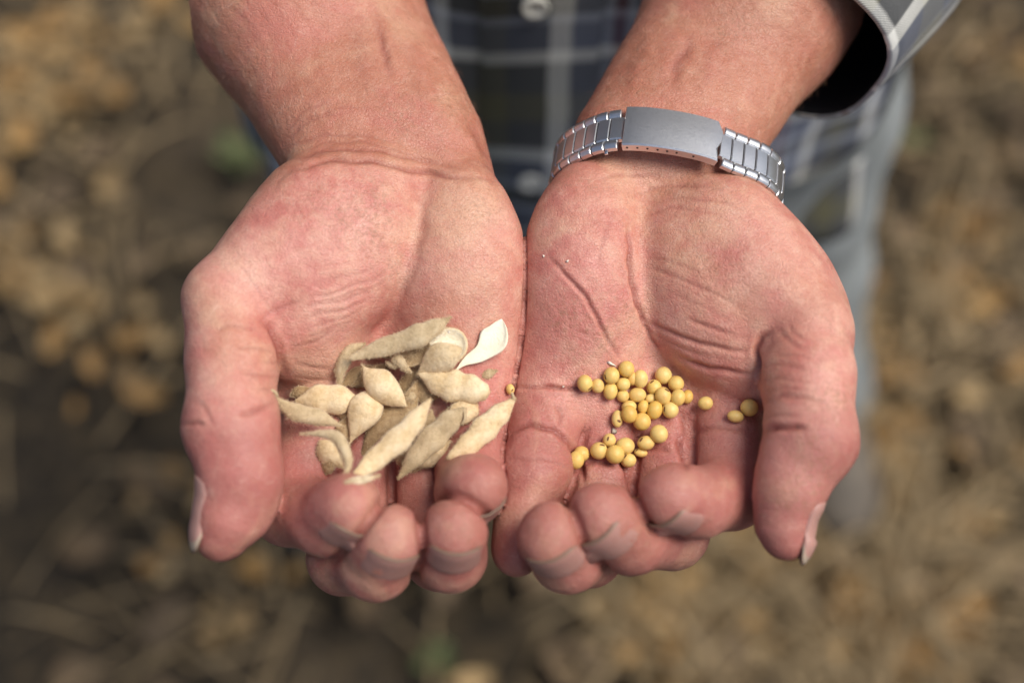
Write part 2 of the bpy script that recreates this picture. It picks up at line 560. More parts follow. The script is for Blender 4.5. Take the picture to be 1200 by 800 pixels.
# skin folds: (polyline in measured px, depth mm, half width mm, lowest mm the fold may sit at, [highest])
FOLDS = [
    # left palm in the picture: wrist
    ([(318, 222), (328, 208), (345, 199), (370, 191), (400, 187), (440, 190), (480, 199), (520, 206), (560, 208), (592, 214)], 0.9, 0.9),
    ([(326, 200), (338, 190), (365, 180), (400, 175), (445, 177), (500, 190), (545, 197)], 0.55, 0.7),
    ([(326, 188), (345, 170), (380, 158), (430, 160), (470, 168)], 0.4, 0.6),
    ([(324, 176), (348, 150), (380, 135), (420, 132)], 0.3, 0.6),
    ([(440, 22), (446, 50), (452, 75), (456, 95)], 0.7, 1.6),
    ([(545, 140), (560, 165), (575, 195)], 0.5, 1.4),
    ([(478, 5), (486, 60), (500, 120), (512, 160)], -0.55, 2.6),
    ([(420, 15), (428, 70), (436, 120)], -0.5, 2.4),
    ([(812, 40), (800, 62), (793, 82), (786, 104)], 0.7, 2.2),
    ([(770, 30), (750, 75), (733, 120)], -0.55, 2.4),
    ([(850, 30), (832, 80), (815, 120)], -0.4, 2.6),
    # ball of the thumb
    ([(460, 198), (484, 216), (496, 245), (498, 275), (490, 310), (474, 343), (452, 372), (430, 392)], 0.25, 1.6),
    ([(303, 374), (316, 383), (325, 398), (329, 418), (330, 440)], 1.6, 1.1),
    ([(303, 378), (320, 366), (340, 355), (360, 350)], 0.4, 0.8),
    ([(352, 352), (385, 344), (420, 334), (455, 318)], 0.35, 0.6),
    ([(345, 362), (380, 356), (410, 349), (450, 335)], 0.3, 0.6),
    ([(350, 375), (385, 366), (425, 356)], 0.25, 0.6),
    ([(345, 408), (372, 398), (400, 383)], 0.35, 0.6),
    ([(342, 425), (365, 432), (395, 430)], 0.4, 0.7),
    ([(352, 358), (390, 350), (430, 338), (462, 322)], 0.18, 0.45),
    ([(360, 369), (400, 362), (440, 348)], 0.18, 0.45),
    ([(356, 384), (392, 376), (436, 358)], 0.16, 0.45),
    ([(350, 395), (380, 389), (415, 374)], 0.16, 0.45),
    ([(372, 330), (410, 322), (450, 306)], 0.14, 0.45),
    ([(340, 440), (365, 446), (395, 446)], 0.25, 0.5),
    ([(270, 300), (292, 322), (310, 350), (322, 366)], 0.15, 0.5),
    ([(345, 232), (352, 250), (358, 262)], 0.12, 0.4),
    ([(360, 226), (366, 240)], 0.12, 0.4),
    ([(752, 330), (790, 344), (830, 362), (866, 378)], 0.18, 0.5),
    ([(770, 395), (800, 408), (835, 420)], 0.3, 0.6),
    ([(748, 300), (785, 306), (830, 322)], 0.14, 0.5),
    ([(900, 418), (930, 415), (955, 420)], 0.22, 0.5),
    ([(893, 460), (920, 454), (950, 459)], 0.25, 0.6),
    ([(760, 240), (800, 232), (850, 238), (880, 250)], 0.18, 0.5),
    ([(745, 255), (790, 244), (840, 250)], 0.15, 0.5),
    ([(330, 160), (352, 135), (385, 118)], 0.2, 0.5),
    ([(332, 166), (352, 144), (392, 127), (440, 128)], 0.2, 0.5),
    ([(345, 186), (380, 168), (420, 166), (470, 178), (520, 192)], 0.22, 0.5),
    # thumb
    ([(214, 500), (228, 494), (240, 498)], 0.7, 0.8),
    ([(222, 470), (238, 474), (246, 492), (256, 502)], 0.45, 0.8),
    ([(326, 470), (310, 478), (292, 482), (272, 483)], 0.8, 1.0),
    ([(326, 440), (305, 441), (285, 438)], 0.35, 0.8),
    ([(324, 412), (300, 408), (270, 410)], 0.3, 0.8),
    ([(326, 425), (305, 424)], 0.3, 0.6),
    ([(326, 456), (300, 458)], 0.3, 0.6),
    ([(300, 385), (270, 382), (250, 390)], 0.3, 0.9),
    # right palm in the picture: life line and the folds beside it
    ([(737, 255), (735, 272), (739, 314), (748, 356), (762, 395), (779, 423)], 1.3, 0.7),
    ([(640, 298), (662, 322), (685, 345), (698, 368), (712, 398), (729, 423)], 1.1, 0.7),
    ([(700, 405), (690, 392), (672, 385)], 0.25, 0.6),
    ([(596, 453), (620, 453), (650, 454), (690, 455), (730, 452), (770, 462)], 1.5, 0.6),
    ([(748, 372), (766, 381), (785, 389), (819, 402), (850, 409), (886, 411)], 0.8, 0.8),
    ([(790, 415), (808, 424), (830, 431), (861, 436), (889, 437)], 0.9, 0.8),
    ([(905, 385), (893, 396), (888, 410), (888, 432), (890, 450)], 1.6, 1.1),
    ([(735, 306), (765, 314), (800, 328), (838, 344), (865, 358), (880, 372)], 0.4, 0.7),
    ([(800, 372), (830, 383), (862, 392)], 0.5, 0.7),
    ([(905, 380), (925, 400), (945, 412)], 0.35, 0.8),
    ([(922, 372), (928, 388), (948, 402)], 0.35, 0.8),
    ([(720, 240), (712, 270), (703, 300), (700, 320)], 0.25, 0.8),
    ([(730, 232), (760, 222), (800, 217), (850, 222)], 0.3, 0.8),
    ([(690, 215), (730, 205), (790, 208)], 0.3, 0.7),
    # right thumb
    ([(893, 430), (920, 428), (950, 432)], 0.3, 0.8),
    ([(892, 446), (915, 443), (945, 450)], 0.3, 0.7),
    ([(892, 474), (915, 463), (945, 466), (968, 474)], 0.6, 1.0),
    ([(893, 509), (910, 502), (932, 499), (946, 501)], 1.5, 0.9),
    ([(894, 490), (915, 485), (940, 487)], 0.4, 0.8),
    # finger joints
    ([(741, 580), (735, 552), (724, 525), (716, 508)], 1.6, 1.3),
    ([(806, 552), (800, 528), (793, 505)], 1.3, 1.2),
    ([(684, 568), (679, 542), (668, 520)], 1.3, 1.2),
    ([(735, 530), (752, 522), (775, 524), (792, 534)], 0.8, 1.0),
    ([(676, 548), (700, 540), (730, 546)], 0.8, 1.0),
    ([(590, 535), (610, 538), (632, 538), (655, 543), (670, 550)], 0.45, 0.7),
    ([(590, 520), (598, 506), (622, 498), (648, 502), (668, 520), (678, 540)], 1.3, 0.9),
    ([(655, 502), (660, 488), (652, 472)], 0.6, 1.0),
    ([(800, 520), (815, 505), (850, 500), (890, 506)], 0.5, 1.0),
    ([(785, 470), (800, 488), (802, 505), (795, 525)], 0.8, 1.2),
    ([(500, 535), (520, 512), (560, 505), (595, 512)], 0.8, 0.9),
]


def fold_field(V, NRM):
    px, py = to_px(V)
    facing = NRM[:, 2]
    disp = np.zeros(len(V)); mark = np.zeros(len(V))
    sc = (S - V[:, 2]) / F                         # mm per px
    jx = 1.6 * np.sin(V[:, 0] * 0.41 + V[:, 1] * 0.23) + 0.8 * np.sin(V[:, 1] * 0.77 - V[:, 0] * 0.5)
    for f in FOLDS:
        pts, dep, wid = f[:3]
        if dep < 0.5: dep *= 0.65
        pts = np.array(pts, float)
        m = (px > pts[:, 0].min() - 25) & (px < pts[:, 0].max() + 25) & (py > pts[:, 1].min() - 25) & (py < pts[:, 1].max() + 25) & (facing > -0.1)
        if not m.any(): continue
        qx, qy = px[m] + jx[m], py[m] + jx[m] * 0.6
        best = np.full(m.sum(), 1e9); bt = np.zeros(m.sum())
        seg = np.hypot(*np.diff(pts, axis=0).T); L = np.concatenate([[0], np.cumsum(seg)])
        for i in range(len(pts) - 1):
            a, b = pts[i], pts[i + 1]
            d = b - a
            t = np.clip(((qx - a[0]) * d[0] + (qy - a[1]) * d[1]) / (d @ d), 0, 1)
            dd = np.hypot(qx - a[0] - t * d[0], qy - a[1] - t * d[1])
            k = dd < best
            best[k] = dd[k]; bt[k] = (L[i] + t[k] * seg[i]) / L[-1]
        dm = best * sc[m]
        fade = np.clip(np.minimum(bt, 1 - bt) * 3.2 + 0.05, 0, 1)
        e = np.exp(-(dm / wid) ** 2)
        lip = np.exp(-((dm - 2.3 * wid) / (1.3 * wid)) ** 2)
        disp[m] += fade * dep * (-e + 0.16 * lip)
        mark[m] = np.maximum(mark[m], fade * min(1.0, 0.35 + dep * 0.5) * np.exp(-(dm / (wid * 0.9)) ** 2))
    return disp, mark


def lumps(V, k, seed, n=5):
    """a few octaves of smooth pseudo-random undulation, mm in"""
    r = np.random.default_rng(seed)
    o = np.zeros(len(V))
    for _ in range(n):
        w = r.normal(size=3) * k
        o += np.sin(V @ w + r.uniform(0, 6.28))
    return o / n


disp, crease = fold_field(V, NRM)
ct, ch, fin = contact(V)
ct = np.maximum(ct, 0); ch = np.maximum(ch, 0)
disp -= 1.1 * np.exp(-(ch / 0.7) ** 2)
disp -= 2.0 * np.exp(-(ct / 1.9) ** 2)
crease = np.maximum(crease, 0.9 * np.exp(-(ct / 1.8) ** 2))  # darkens the colour where fingers touch, in place of shade
crease = np.maximum(crease, 1.0 * np.exp(-(ch / 0.9) ** 2))  # dark line painted where the two hands meet, standing in for shade
px, py = to_px(V)
disp += 0.55 * lumps(V, 0.16, 1) + 0.22 * lumps(V, 0.5, 2, 7)
arm_line = np.interp(px, [300, 345, 400, 480, 590, 640, 700, 790, 850, 910], [225, 200, 188, 199, 214, 215, 195, 195, 205, 225])
armness = 1 / (1 + np.exp(np.clip((py - arm_line) / 5.0, -30, 30)))
disp += armness * (0.10 * lumps(V, 1.6, 3, 9))
tan = np.maximum(armness, np.clip(-NRM[:, 2] * 1.5 + 0.1, 0, 1))
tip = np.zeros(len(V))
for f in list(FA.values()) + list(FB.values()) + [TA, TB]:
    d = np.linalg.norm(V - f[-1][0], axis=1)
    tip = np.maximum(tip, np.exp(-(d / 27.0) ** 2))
tip = np.maximum(tip, 0.8 * np.exp(-(np.maximum(fin, 0) / 5.0) ** 2) * np.clip((py - 455) / 60, 0, 1))  # lower fingers take the redness and the painted shade along their length
V = V + NRM * disp[:, None]

person = empty('person', (0.03, 0.62, 0.0))
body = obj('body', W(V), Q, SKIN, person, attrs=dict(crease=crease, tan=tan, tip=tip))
rh = np.random.default_rng(21)
cand = np.where((armness > 0.97) & (py < 165) & (NRM[:, 2] < 0.8) & (NRM[:, 2] > -0.5))[0]
hi = rh.choice(cand, 1500)
hv = []
for k in hi:
    n_ = NRM[k]; ax_ = unit(P(446, 165, -50) - P(354, 0, -80)) if V[k, 0] < 0 else unit(P(787, 165, -50) - P(884, 0, -80))
    d1 = unit(ax_ * 0.9 + n_ * 0.35 + rh.normal(0, 0.3, 3)); d2 = unit(d1 - n_ * 0.5)
    L_ = rh.uniform(2.5, 6.0); w_ = unit(np.cross(d1, rh.normal(size=3))) * 0.028
    b_ = V[k] - n_ * 0.1
    hv += [b_ - w_, b_ + w_, b_ + d1 * L_ * 0.5 + w_ * 0.7, b_ + d1 * L_ * 0.5 - w_ * 0.7, b_ + d1 * L_ * 0.5 + d2 * L_ * 0.5]
hf_ = []
for k in range(len(hi)):
    q = k * 5; hf_ += [(q, q + 1, q + 2, q + 3), (q + 3, q + 2, q + 4)]
thr = NT('arm_hair'); HAIR = thr.fin(Base_Color=(0.16, 0.085, 0.045), Roughness=0.5)
obj('arm_hair', W(np.array(hv)), hf_, HAIR, body, smooth=False)['kind'] = 'stuff'
print('body', time.time() - _t0)


def trace(px, py):
    """height (mm towards the lens) of the skin along the sight lines through measured px"""
    px = np.asarray(px, float); py = np.asarray(py, float)
    sh = px.shape
    d = np.stack([(px.ravel() - 600) / F, (400 - py.ravel()) / F, -np.ones(px.size)], 1)
    d /= np.linalg.norm(d, axis=1, keepdims=True)
    t = np.full(px.size, S - 50.0)
    o = np.array([0, 0, S])
    for _ in range(40):
        t += np.clip(sdf(o + d * t[:, None]), -3, 12) * 0.9
        t = np.minimum(t, S + 90)
    return (o + d * t[:, None])[:, 2].reshape(sh)


# ------------------------------------------------------------------ fingernails (sub-parts of the body)
def nail_material(name, c0, c1, ce, e0):
    t = NT(name)
    v = t.attr('edge')
    n = t.noise(t.coord('Object', scale=(1, 1, 1)), 900, 3)
    bed = t.mix(n, c0, c1)
    col = t.mix(t.ramp(v, [(e0, 0.0), (e0 + 0.05, 1.0)]), bed, ce)
    col = t.mix(t.ramp(v, [(0.95, 0.0), (1.0, 1.0)]), col, (0.20, 0.13, 0.09))
    t.fin(Base_Color=col, Roughness=0.42, Subsurface_Weight=0.1, Subsurface_Scale=0.002, Specular_IOR_Level=0.5,
          Normal=t.bump(n, 0.12, 0.0003))
    return t.m


NAIL = nail_material('nail', (0.36, 0.175, 0.145), (0.44, 0.24, 0.20), (0.27, 0.17, 0.12), 0.90)
NAIL_PALE = nail_material('nail_pale', (0.40, 0.205, 0.17), (0.47, 0.27, 0.225), (0.46, 0.36, 0.27), 0.84)


def make_nail(E, T, r, dorsal, length=14.0, half=56, over=0.52, point=0.0, lift=0.0, taper=0.0, mat=None):
    a = unit(T - E); g = unit(dorsal); g = unit(g - a * (g @ a)); w = np.cross(a, g)
    nu, nv = 13, 17
    verts = []; edge = []
    # how far the skin lies from the finger's axis under the nail
    S_, A_ = np.meshgrid(np.linspace(-length * 0.6, 0, 14), np.linspace(-R(half), R(half), 15), indexing='ij')
    dirs_ = g * np.cos(A_)[..., None] + w * np.sin(A_)[..., None]
    base_ = T + a * S_[..., None]
    rad_ = np.full(S_.size, r + 3.0 + taper)
    for _ in range(32):
        rad_ -= np.clip(sdf(base_.reshape(-1, 3) + dirs_.reshape(-1, 3) * rad_[:, None]), -1, 2) * 0.9
    rad_ = np.clip(rad_, r * 0.9, r + 3.0 + taper).reshape(S_.shape)
    rad_ = np.minimum(rad_, rad_[:, ::-1].max(1, keepdims=True))
    rad_[-1] = np.minimum(rad_[-1], r + 0.3)
    sk = lambda s_, ang_: float(np.interp(min(s_, 0), S_[:, 0], [np.interp(ang_, A_[0], row) for row in rad_]))
    for layer in (0, 1):
        for j in range(nv):
            v = j / (nv - 1)
            s0 = -length * 0.55
            s1 = over * r
            for i in range(nu):
                u = i / (nu - 1) * 2 - 1
                rnd = math.sqrt(max(0.0, 1 - abs(u) ** 3.2))
                smax = s1 + (rnd - 1) * (2.6 + 3.5 * point)
                smin_ = s0 + (1 - rnd) * 3.0
                s = smin_ + (smax - smin_) * v
                ang = R(half) * u
                rr = (sk(s, ang) if s <= 0 else max(sk(0, ang), r)) + 0.34 - 0.55 * layer
                if s > 0: rr = rr * (1 - 0.30 * (s / r) ** 2)
                if v < 0.12: rr -= (0.12 - v) * 4.0
                rr -= max(0, abs(u) - 0.85) * 3.0
                c = T + a * s
                verts.append(c + (g * math.cos(ang) * (rr + lift) + w * math.sin(ang) * rr))
                edge.append(v)
    faces = []
    n = nu * nv
    for j in range(nv - 1):
        for i in range(nu - 1):
            k = j * nu + i
            faces.append((k, k + 1, k + nu + 1, k + nu))
            faces.append((n + k, n + k + nu, n + k + nu + 1, n + k + 1))
    rim = [i for i in range(nu)] + [j * nu + nu - 1 for j in range(1, nv)] + [(nv - 1) * nu + i for i in range(nu - 2, -1, -1)] + [j * nu for j in range(nv - 2, 0, -1)]
    for i in range(len(rim)):
        p_, q_ = rim[i], rim[(i + 1) % len(rim)]
        faces.append((q_, p_, n + p_, n + q_))
    return obj('fingernail', W(np.array(verts)), np.array(faces), mat or NAIL, body, attrs=dict(edge=edge))


for nm, f in FA.items():
    g = dict(index=(0.05, -1, 0.4), middle=(-0.05, -1, 0.4), ring=(0.0, -1, 0.4), little=(0.4, -1, 0.3))[nm]
    make_nail(f[-2][0], f[-1][0], f[-1][1], np.array(g))
for nm, f in FB.items():
    g = dict(index=(0.1, -1, 0.35), middle=(0.35, -0.9, 0.5), ring=(0.2, -1, 0.4), little=(-0.3, -0.6, -0.6))[nm]
    make_nail(f[-2][0], f[-1][0], f[-1][1], np.array(g))
make_nail(P(277, 560, 10), P(263, 618, 11), 10.0, np.array((-1, -0.1, 0.22)), 26, 50, 0.95, 0.8, lift=0.7, taper=4.6, mat=NAIL_PALE)
make_nail(P(934, 575, 10), P(926, 625, 10), 8.4, np.array((1, 0.1, 0.12)), 22, 60, 1.1, 1.0, taper=0.6, mat=NAIL_PALE)

# ------------------------------------------------------------------ materials for cloth, metal, plants, ground
def steel_material(name, rough, base=(0.55, 0.56, 0.57)):
    t = NT(name)
    co = t.coord('Object')
    n = t.noise(t.coord('Object', scale=(2500, 2500, 300), rot=(R(35), 0.2, 0.5)), 1.0, 4, 0.7)
    sc = t.ramp(t.noise(co, 420, 5, 0.75, 1.5), [(0.47, 0.0), (0.5, 1.0), (0.53, 0.0)])
    col = t.mix(t.math('MULTIPLY', sc, 0.35), base, (0.75, 0.76, 0.78))
    rg = t.ramp(n, [(0.3, rough - 0.06), (0.7, rough + 0.1)])
    t.fin(Base_Color=col, Metallic=1.0, Roughness=rg, Normal=t.bump(n, 0.06, 0.0002))
    return t.m


STEEL = steel_material('brushed_steel', 0.36, (0.68, 0.69, 0.70))
STEEL_POLISH = steel_material('polished_steel', 0.2, (0.62, 0.63, 0.65))
tdark = NT('hole_shade'); DARK = tdark.fin(Base_Color=(0.02, 0.02, 0.02), Roughness=0.8)

# ------------------------------------------------------------------ the wristwatch: steel bracelet round the wrist
def watch():
    ax = unit((0.15, 0.83, -0.55))
    c0 = P(772, 222, -48)
    front = np.array([0.0, 0, 1.0]); front = unit(front - ax * (front @ ax))
    side = np.cross(front, ax)                       # + = picture right
    if side[0] < 0: side = -side
    N = 180
    th = np.linspace(0, 2 * math.pi, N, endpoint=False)
    dirs = np.cos(th)[:, None] * front + np.sin(th)[:, None] * side
    rad = np.zeros(N)
    for off in (-8, 0, 8):
        t = np.full(N, 55.0)
        for _ in range(40):
            t -= np.clip(sdf(c0 + ax * off + dirs * t[:, None]), -3, 8) * 0.9
        rad = np.maximum(rad, t)
    k = np.ones(9) / 9
    rad = np.convolve(np.concatenate([rad[-4:], rad, rad[:4]]), k, 'valid') + 0.7
    ring = c0 + dirs * rad[:, None]
    seg = np.linalg.norm(np.roll(ring, -1, 0) - ring, axis=1)
    L = np.concatenate([[0], np.cumsum(seg)]); tot = L[-1]

    def at(s):                                       # arc length (0 = front) -> point, outward normal, tangent
        s = s % tot
        i = np.searchsorted(L, s, 'right') - 1
        f = (s - L[i]) / seg[i % N]
        p = ring[i % N] * (1 - f) + ring[(i + 1) % N] * f
        tg = unit(ring[(i + 2) % N] - ring[(i - 1) % N])
        nn = np.cross(tg, ax)
        if nn @ (p - c0) < 0: nn = -nn
        return p, unit(nn), tg

    root = empty('wristwatch', W(c0))
    tag(root, 'steel wristwatch bracelet with scratched folding clasp worn on the wrist', 'wristwatch')

    def strip(name, s0, s1, w0, w1, t0, t1, mat, parent, bev=0.5, n=5, crown=0.0, edgefun=None):
        """curved block from arc s0..s1, across w0..w1 (along the arm), thickness t0..t1, bevelled"""
        prof = [(w0, t0), (w0, t1 - bev), (w0 + bev, t1)]
        m = 4
        for q in range(1, m): prof.append((w0 + bev + (w1 - w0 - 2 * bev) * q / m, t1 + crown * math.sin(math.pi * q / m)))
        prof += [(w1 - bev, t1), (w1, t1 - bev), (w1, t0)]
        vs = []; rows = []
        ss = [s0, s0 + bev * 0.6] + [s0 + (s1 - s0) * q / n for q in range(1, n)] + [s1 - bev * 0.6, s1]
        for q, sv in enumerate(ss):
            row = []
            for (w, tt) in prof:
                s_ = sv
                if edgefun and q >= len(ss) - 2: s_ = sv + edgefun(w)
                t_ = tt - (bev * 0.7 if q in (0, len(ss) - 1) and tt > t0 + 0.01 else 0)
                p, nn, tg = at(s_)
                row.append(len(vs)); vs.append(p + nn * t_ + ax * w)
            rows.append(row)
        fs = []
        K = len(prof)
        for a_, b_ in zip(rows[:-1], rows[1:]):
            for i in range(K):
                j = (i + 1) % K
                fs.append((a_[i], b_[i], b_[j], a_[j]))
        fs.append(tuple(rows[0])); fs.append(tuple(reversed(rows[-1])))
        o = obj(name, W(np.array(vs)), fs, mat, parent, origin=None)
        o.data.set_sharp_from_angle(angle=R(24))
        return o

    hw = 8.8
    # clasp: from left end to wavy right end
    clasp = strip('clasp', -17.0, 15.0, -hw, hw, -0.6, 2.6, STEEL, root, 0.5, 16, 0.25, lambda w: 1.1 * math.sin(w * 0.42 + 0.6))
    # adjustment holes in the clasp's side wall (palm side): flat discs, hole shade as dark colour
    vs = []; fs = []
    for i, sv in enumerate([-15.3, -11.9, -8.6, -5.2, -2.0, 1.2, 6.9]):
        p, nn, tg = at(sv)
        cen = p + nn * 0.85 - ax * (hw + 0.03)
        b0 = len(vs)
        for q in range(10):
            a_ = q / 10 * 6.2832
            vs.append(cen + nn * 0.42 * math.cos(a_) + tg * 0.42 * math.sin(a_))
        fs.append(tuple(range(b0, b0 + 10)))
    obj('adjustment_hole', W(np.array(vs)), fs, DARK, clasp, smooth=False)
    # links each side until the case on the back of the wrist
    pitch = 4.7
    n_side = int((tot - 32 - 36) / 2 / pitch)
    for sgn, start in ((1, 15.6), (-1, 17.4)):
        for i in range(n_side):
            a0 = start + i * pitch; a1 = a0 + pitch - 0.35
            if sgn < 0: a0, a1 = -a1, -a0
            strip('link', a0, a1, -5.0, 5.0, -0.5, 1.5, STEEL, root, 0.45, 3, 0.15)
            h_ = pitch * 0.5
            for w0, w1 in ((5.12, hw), (-hw, -5.12)):
                strip('side_link', a0 - h_ * 0 + 0.0 + (h_ if sgn > 0 else -h_) * 0.55, a1 + (h_ if sgn > 0 else -h_) * 0.55, w0, w1, -0.5, 1.5, STEEL, root, 0.5, 3, 0.3)
    # spring bar pin that sticks out beside the clasp
    p, nn, tg = at(-20.0)
    strip('pin', -23.4, -22.2, -hw - 0.9, hw, -0.9, 0.0, STEEL_POLISH, root, 0.3, 2)
    # the case, on the back of the wrist
    p, nn, tg = at(tot / 2)
    vs = []; fs = []
    prof = [(17, -1), (18.5, 1), (18.5, 6), (17.5, 8.5), (15.5, 9.5), (15, 9.2), (0.01, 9.0)]
    M = 40
    for (r_, h_) in prof:
        for q in range(M):
            a_ = q / M * 2 * math.pi
            vs.append(p + nn * h_ + ax * r_ * math.cos(a_) + tg * r_ * math.sin(a_))
    for k_ in range(len(prof) - 1):
        for q in range(M):
            fs.append((k_ * M + q, k_ * M + (q + 1) % M, (k_ + 1) * M + (q + 1) % M, (k_ + 1) * M + q))
    obj('watch_case', W(np.array(vs)), fs, STEEL, root)


watch()
print('watch', time.time() - _t0)

# ------------------------------------------------------------------ soybean seeds and pods
def seed_material():
    t = NT('soybean_skin')
    oi = t.n('ObjectInfo')
    co = t.coord('Object')
    base = t.ramp(oi.outputs['Random'], [(0.0, (0.68, 0.42, 0.09)), (0.3, (0.74, 0.51, 0.15)), (0.7, (0.78, 0.58, 0.21)), (1.0, (0.70, 0.46, 0.14))])
    off = t.n('VectorMath', operation='ADD'); t.set(off.inputs[0], co)
    sc = t.n('VectorMath', operation='SCALE'); sc.inputs[0].default_value = (9.1, 3.7, 5.3); t.set(sc.inputs[3], oi.outputs['Random'])
    t.set(off.inputs[1], sc.outputs[0])
    n = t.noise(off.outputs[0], 260, 3, 0.5)
    col = t.mix(t.ramp(n, [(0.5, 0.0), (0.78, 0.55)]), base, (0.52, 0.27, 0.075))
    col = t.mix(t.ramp(n, [(0.2, 0.5), (0.42, 0.0)]), col, (0.80, 0.62, 0.28))
    n2 = t.noise(off.outputs[0], 1500, 2)
    t.fin(Base_Color=col, Roughness=0.46, Specular_IOR_Level=0.4, Subsurface_Weight=0.12, Subsurface_Scale=0.0012,
          Normal=t.bump(n2, 0.10, 0.0004))
    return t.m


SEED = seed_material()
thil = NT('hilum'); HIL = thil.fin(Base_Color=(0.16, 0.07, 0.03), Roughness=0.6)


def pod_material(name, a, b, c, spot=0.5):
    t = NT(name)
    co = t.coord('Object')
    oi = t.n('ObjectInfo')
    n1 = t.noise(co, 160, 5, 0.65); n2 = t.noise(co, 900, 4, 0.7)
    col = t.ramp(n1, [(0.28, a), (0.5, b), (0.74, c)])
    col = t.mix(t.math('MULTIPLY', t.ramp(n2, [(0.3, 1.0), (0.5, 0.0)]), spot), col, (0.17, 0.10, 0.045))
    rim = t.attr('seam')
    col = t.mix(t.math('MULTIPLY', rim, 0.55), col, (0.80, 0.68, 0.46))
    bmp = t.bump(n2, 0.5, 0.0006, t.bump(n1, 0.3, 0.0012))
    t.fin(Base_Color=col, Roughness=0.75, Specular_IOR_Level=0.25, Normal=bmp, Sheen_Weight=0.08, Sheen_Roughness=0.5)
    return t.m


POD_TAN = pod_material('pod_tan', (0.56, 0.39, 0.19), (0.72, 0.56, 0.335), (0.82, 0.69, 0.47), 0.28)
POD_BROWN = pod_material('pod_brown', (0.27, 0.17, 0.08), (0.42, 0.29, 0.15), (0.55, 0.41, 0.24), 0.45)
POD_GREY = pod_material('pod_grey', (0.38, 0.28, 0.15), (0.54, 0.42, 0.255), (0.64, 0.53, 0.35), 0.35)
POD_WHITE = pod_material('pod_lining', (0.80, 0.72, 0.52), (0.86, 0.80, 0.62), (0.88, 0.84, 0.70), 0.03)
tf = NT('pod_fuzz'); FUZZ = tf.fin(Base_Color=(0.72, 0.57, 0.36), Roughness=0.8, Specular_IOR_Level=0.1)

# height field over the hands, in measured px, that things are laid down on
HX0, HY0, HX1, HY1 = 290, 340, 910, 600
gy, gx = np.mgrid[HY0:HY1:2, HX0:HX1:2]
HF = np.repeat(np.repeat(trace(gx, gy), 2, 0), 2, 1)
print('height field', time.time() - _t0)


def hf(x, y):
    i = np.clip(np.round(np.asarray(y) - HY0).astype(int), 0, HF.shape[0] - 1)
    j = np.clip(np.round(np.asarray(x) - HX0).astype(int), 0, HF.shape[1] - 1)
    return HF[i, j]


def splat_disc(x, y, z, r_px, r_mm):
    x0, x1 = int(max(HX0, x - r_px)), int(min(HX1 - 1, x + r_px)); y0, y1 = int(max(HY0, y - r_px)), int(min(HY1 - 1, y + r_px))
    if x1 < x0 or y1 < y0: return
    yy, xx = np.mgrid[y0:y1 + 1, x0:x1 + 1]
    q = 1 - ((xx - x) ** 2 + (yy - y) ** 2) / (r_px ** 2)
    v = np.where(q > 0, z + r_mm * np.sqrt(np.maximum(q, 0)), -999)
    sl = (slice(y0 - HY0, y1 + 1 - HY0), slice(x0 - HX0, x1 + 1 - HX0))
    HF[sl] = np.maximum(HF[sl], v)


# --- seeds: (x, y, width px, height px) in the close-up's own units, then the label
zs = lambda u, v: (u / 4 + 620, v / 4 + 390)
SEEDS = [
    (484, 213, 50, 60, 'soybean half hidden behind the pale oval bean in the heap middle'),
    (570, 307, 50, 40, 'small soybean sunk between four beans low in the main heap'),
    (469, 345, 66, 54, 'soybean peeking out behind an oval bean at the heap lower left'),
    (743, 299, 50, 60, 'rightmost soybean of the main heap tucked behind its neighbour'),
    (524, 560, 60, 40, 'soybean mostly hidden by the curled middle finger'),
    (467, 597, 68, 60, 'greenish yellow soybean wedged against the middle finger'),
    (247, 566, 70, 66, 'soybean behind the lowest leftmost bean beside the ring finger'),
    (263, 237, 68, 76, 'leftmost soybean of the main heap on the palm crease'),
    (322, 248, 58, 62, 'small soybean right beside the leftmost bean of the heap'),
    (387, 200, 70, 74, 'soybean just under the white chaff flake'),
    (457, 169, 70, 70, 'topmost soybean of the heap beside the white chaff flake'),
    (382, 273, 62, 76, 'soybean with a brownish blush below the bean by the chaff'),
    (442, 240, 62, 58, 'dull tan soybean below the topmost bean'),
    (440, 295, 56, 54, 'small round soybean in the left middle of the heap'),
    (523, 215, 66, 78, 'pale upright oval soybean near the top of the heap'),
    (508, 290, 78, 62, 'sideways oval soybean in the centre of the heap'),
    (586, 254, 66, 66, 'round soybean under the heap upper right bean'),
    (631, 199, 74, 76, 'large soybean at the upper right touching the ball of the thumb'),
    (690, 238, 70, 70, 'soybean pressed against the ball of the thumb, second from top right'),
    (629, 295, 70, 78, 'large soybean with a pinkish blush in the heap right half'),
    (699, 303, 64, 74, 'oval soybean overlapping the rightmost bean of the heap'),
    (535, 346, 48, 60, 'narrow orange soybean turned on edge'),
    (470, 380, 70, 76, 'upright oval soybean above the bean showing its brown scar'),
    (590, 361, 66, 82, 'tall oval soybean with a reddish brown tint'),
    (663, 361, 72, 72, 'round soybean at the lower right corner of the main heap'),
    (530, 415, 78, 76, 'lowest large soybean of the main heap'),
    (414, 402, 50, 74, 'soybean turned to show its brown scar beside the grey chaff'),
    (610, 473, 78, 80, 'big round soybean lying alone between the two heaps'),
    (549, 515, 76, 62, 'oval soybean below the lone round bean'),
    (377, 502, 58, 58, 'small soybean just under the grey chaff crumb'),
    (452, 529, 82, 72, 'large soybean in the middle of the lower row'),
    (328, 552, 76, 74, 'soybean in the lower row left of the biggest bean'),
    (404, 569, 82, 82, 'biggest soybean at the front of the lower row'),
    (222, 595, 70, 80, 'lowest leftmost soybean leaning on the ring finger'),
    (828, 329, 66, 58, 'soybean apart from the heap under the ball of the thumb'),
    (968, 391, 72, 52, 'flattened soybean lying next to the thumb'),
    (1033, 350, 78, 74, 'round golden soybean squeezed between thumb and palm'),
]


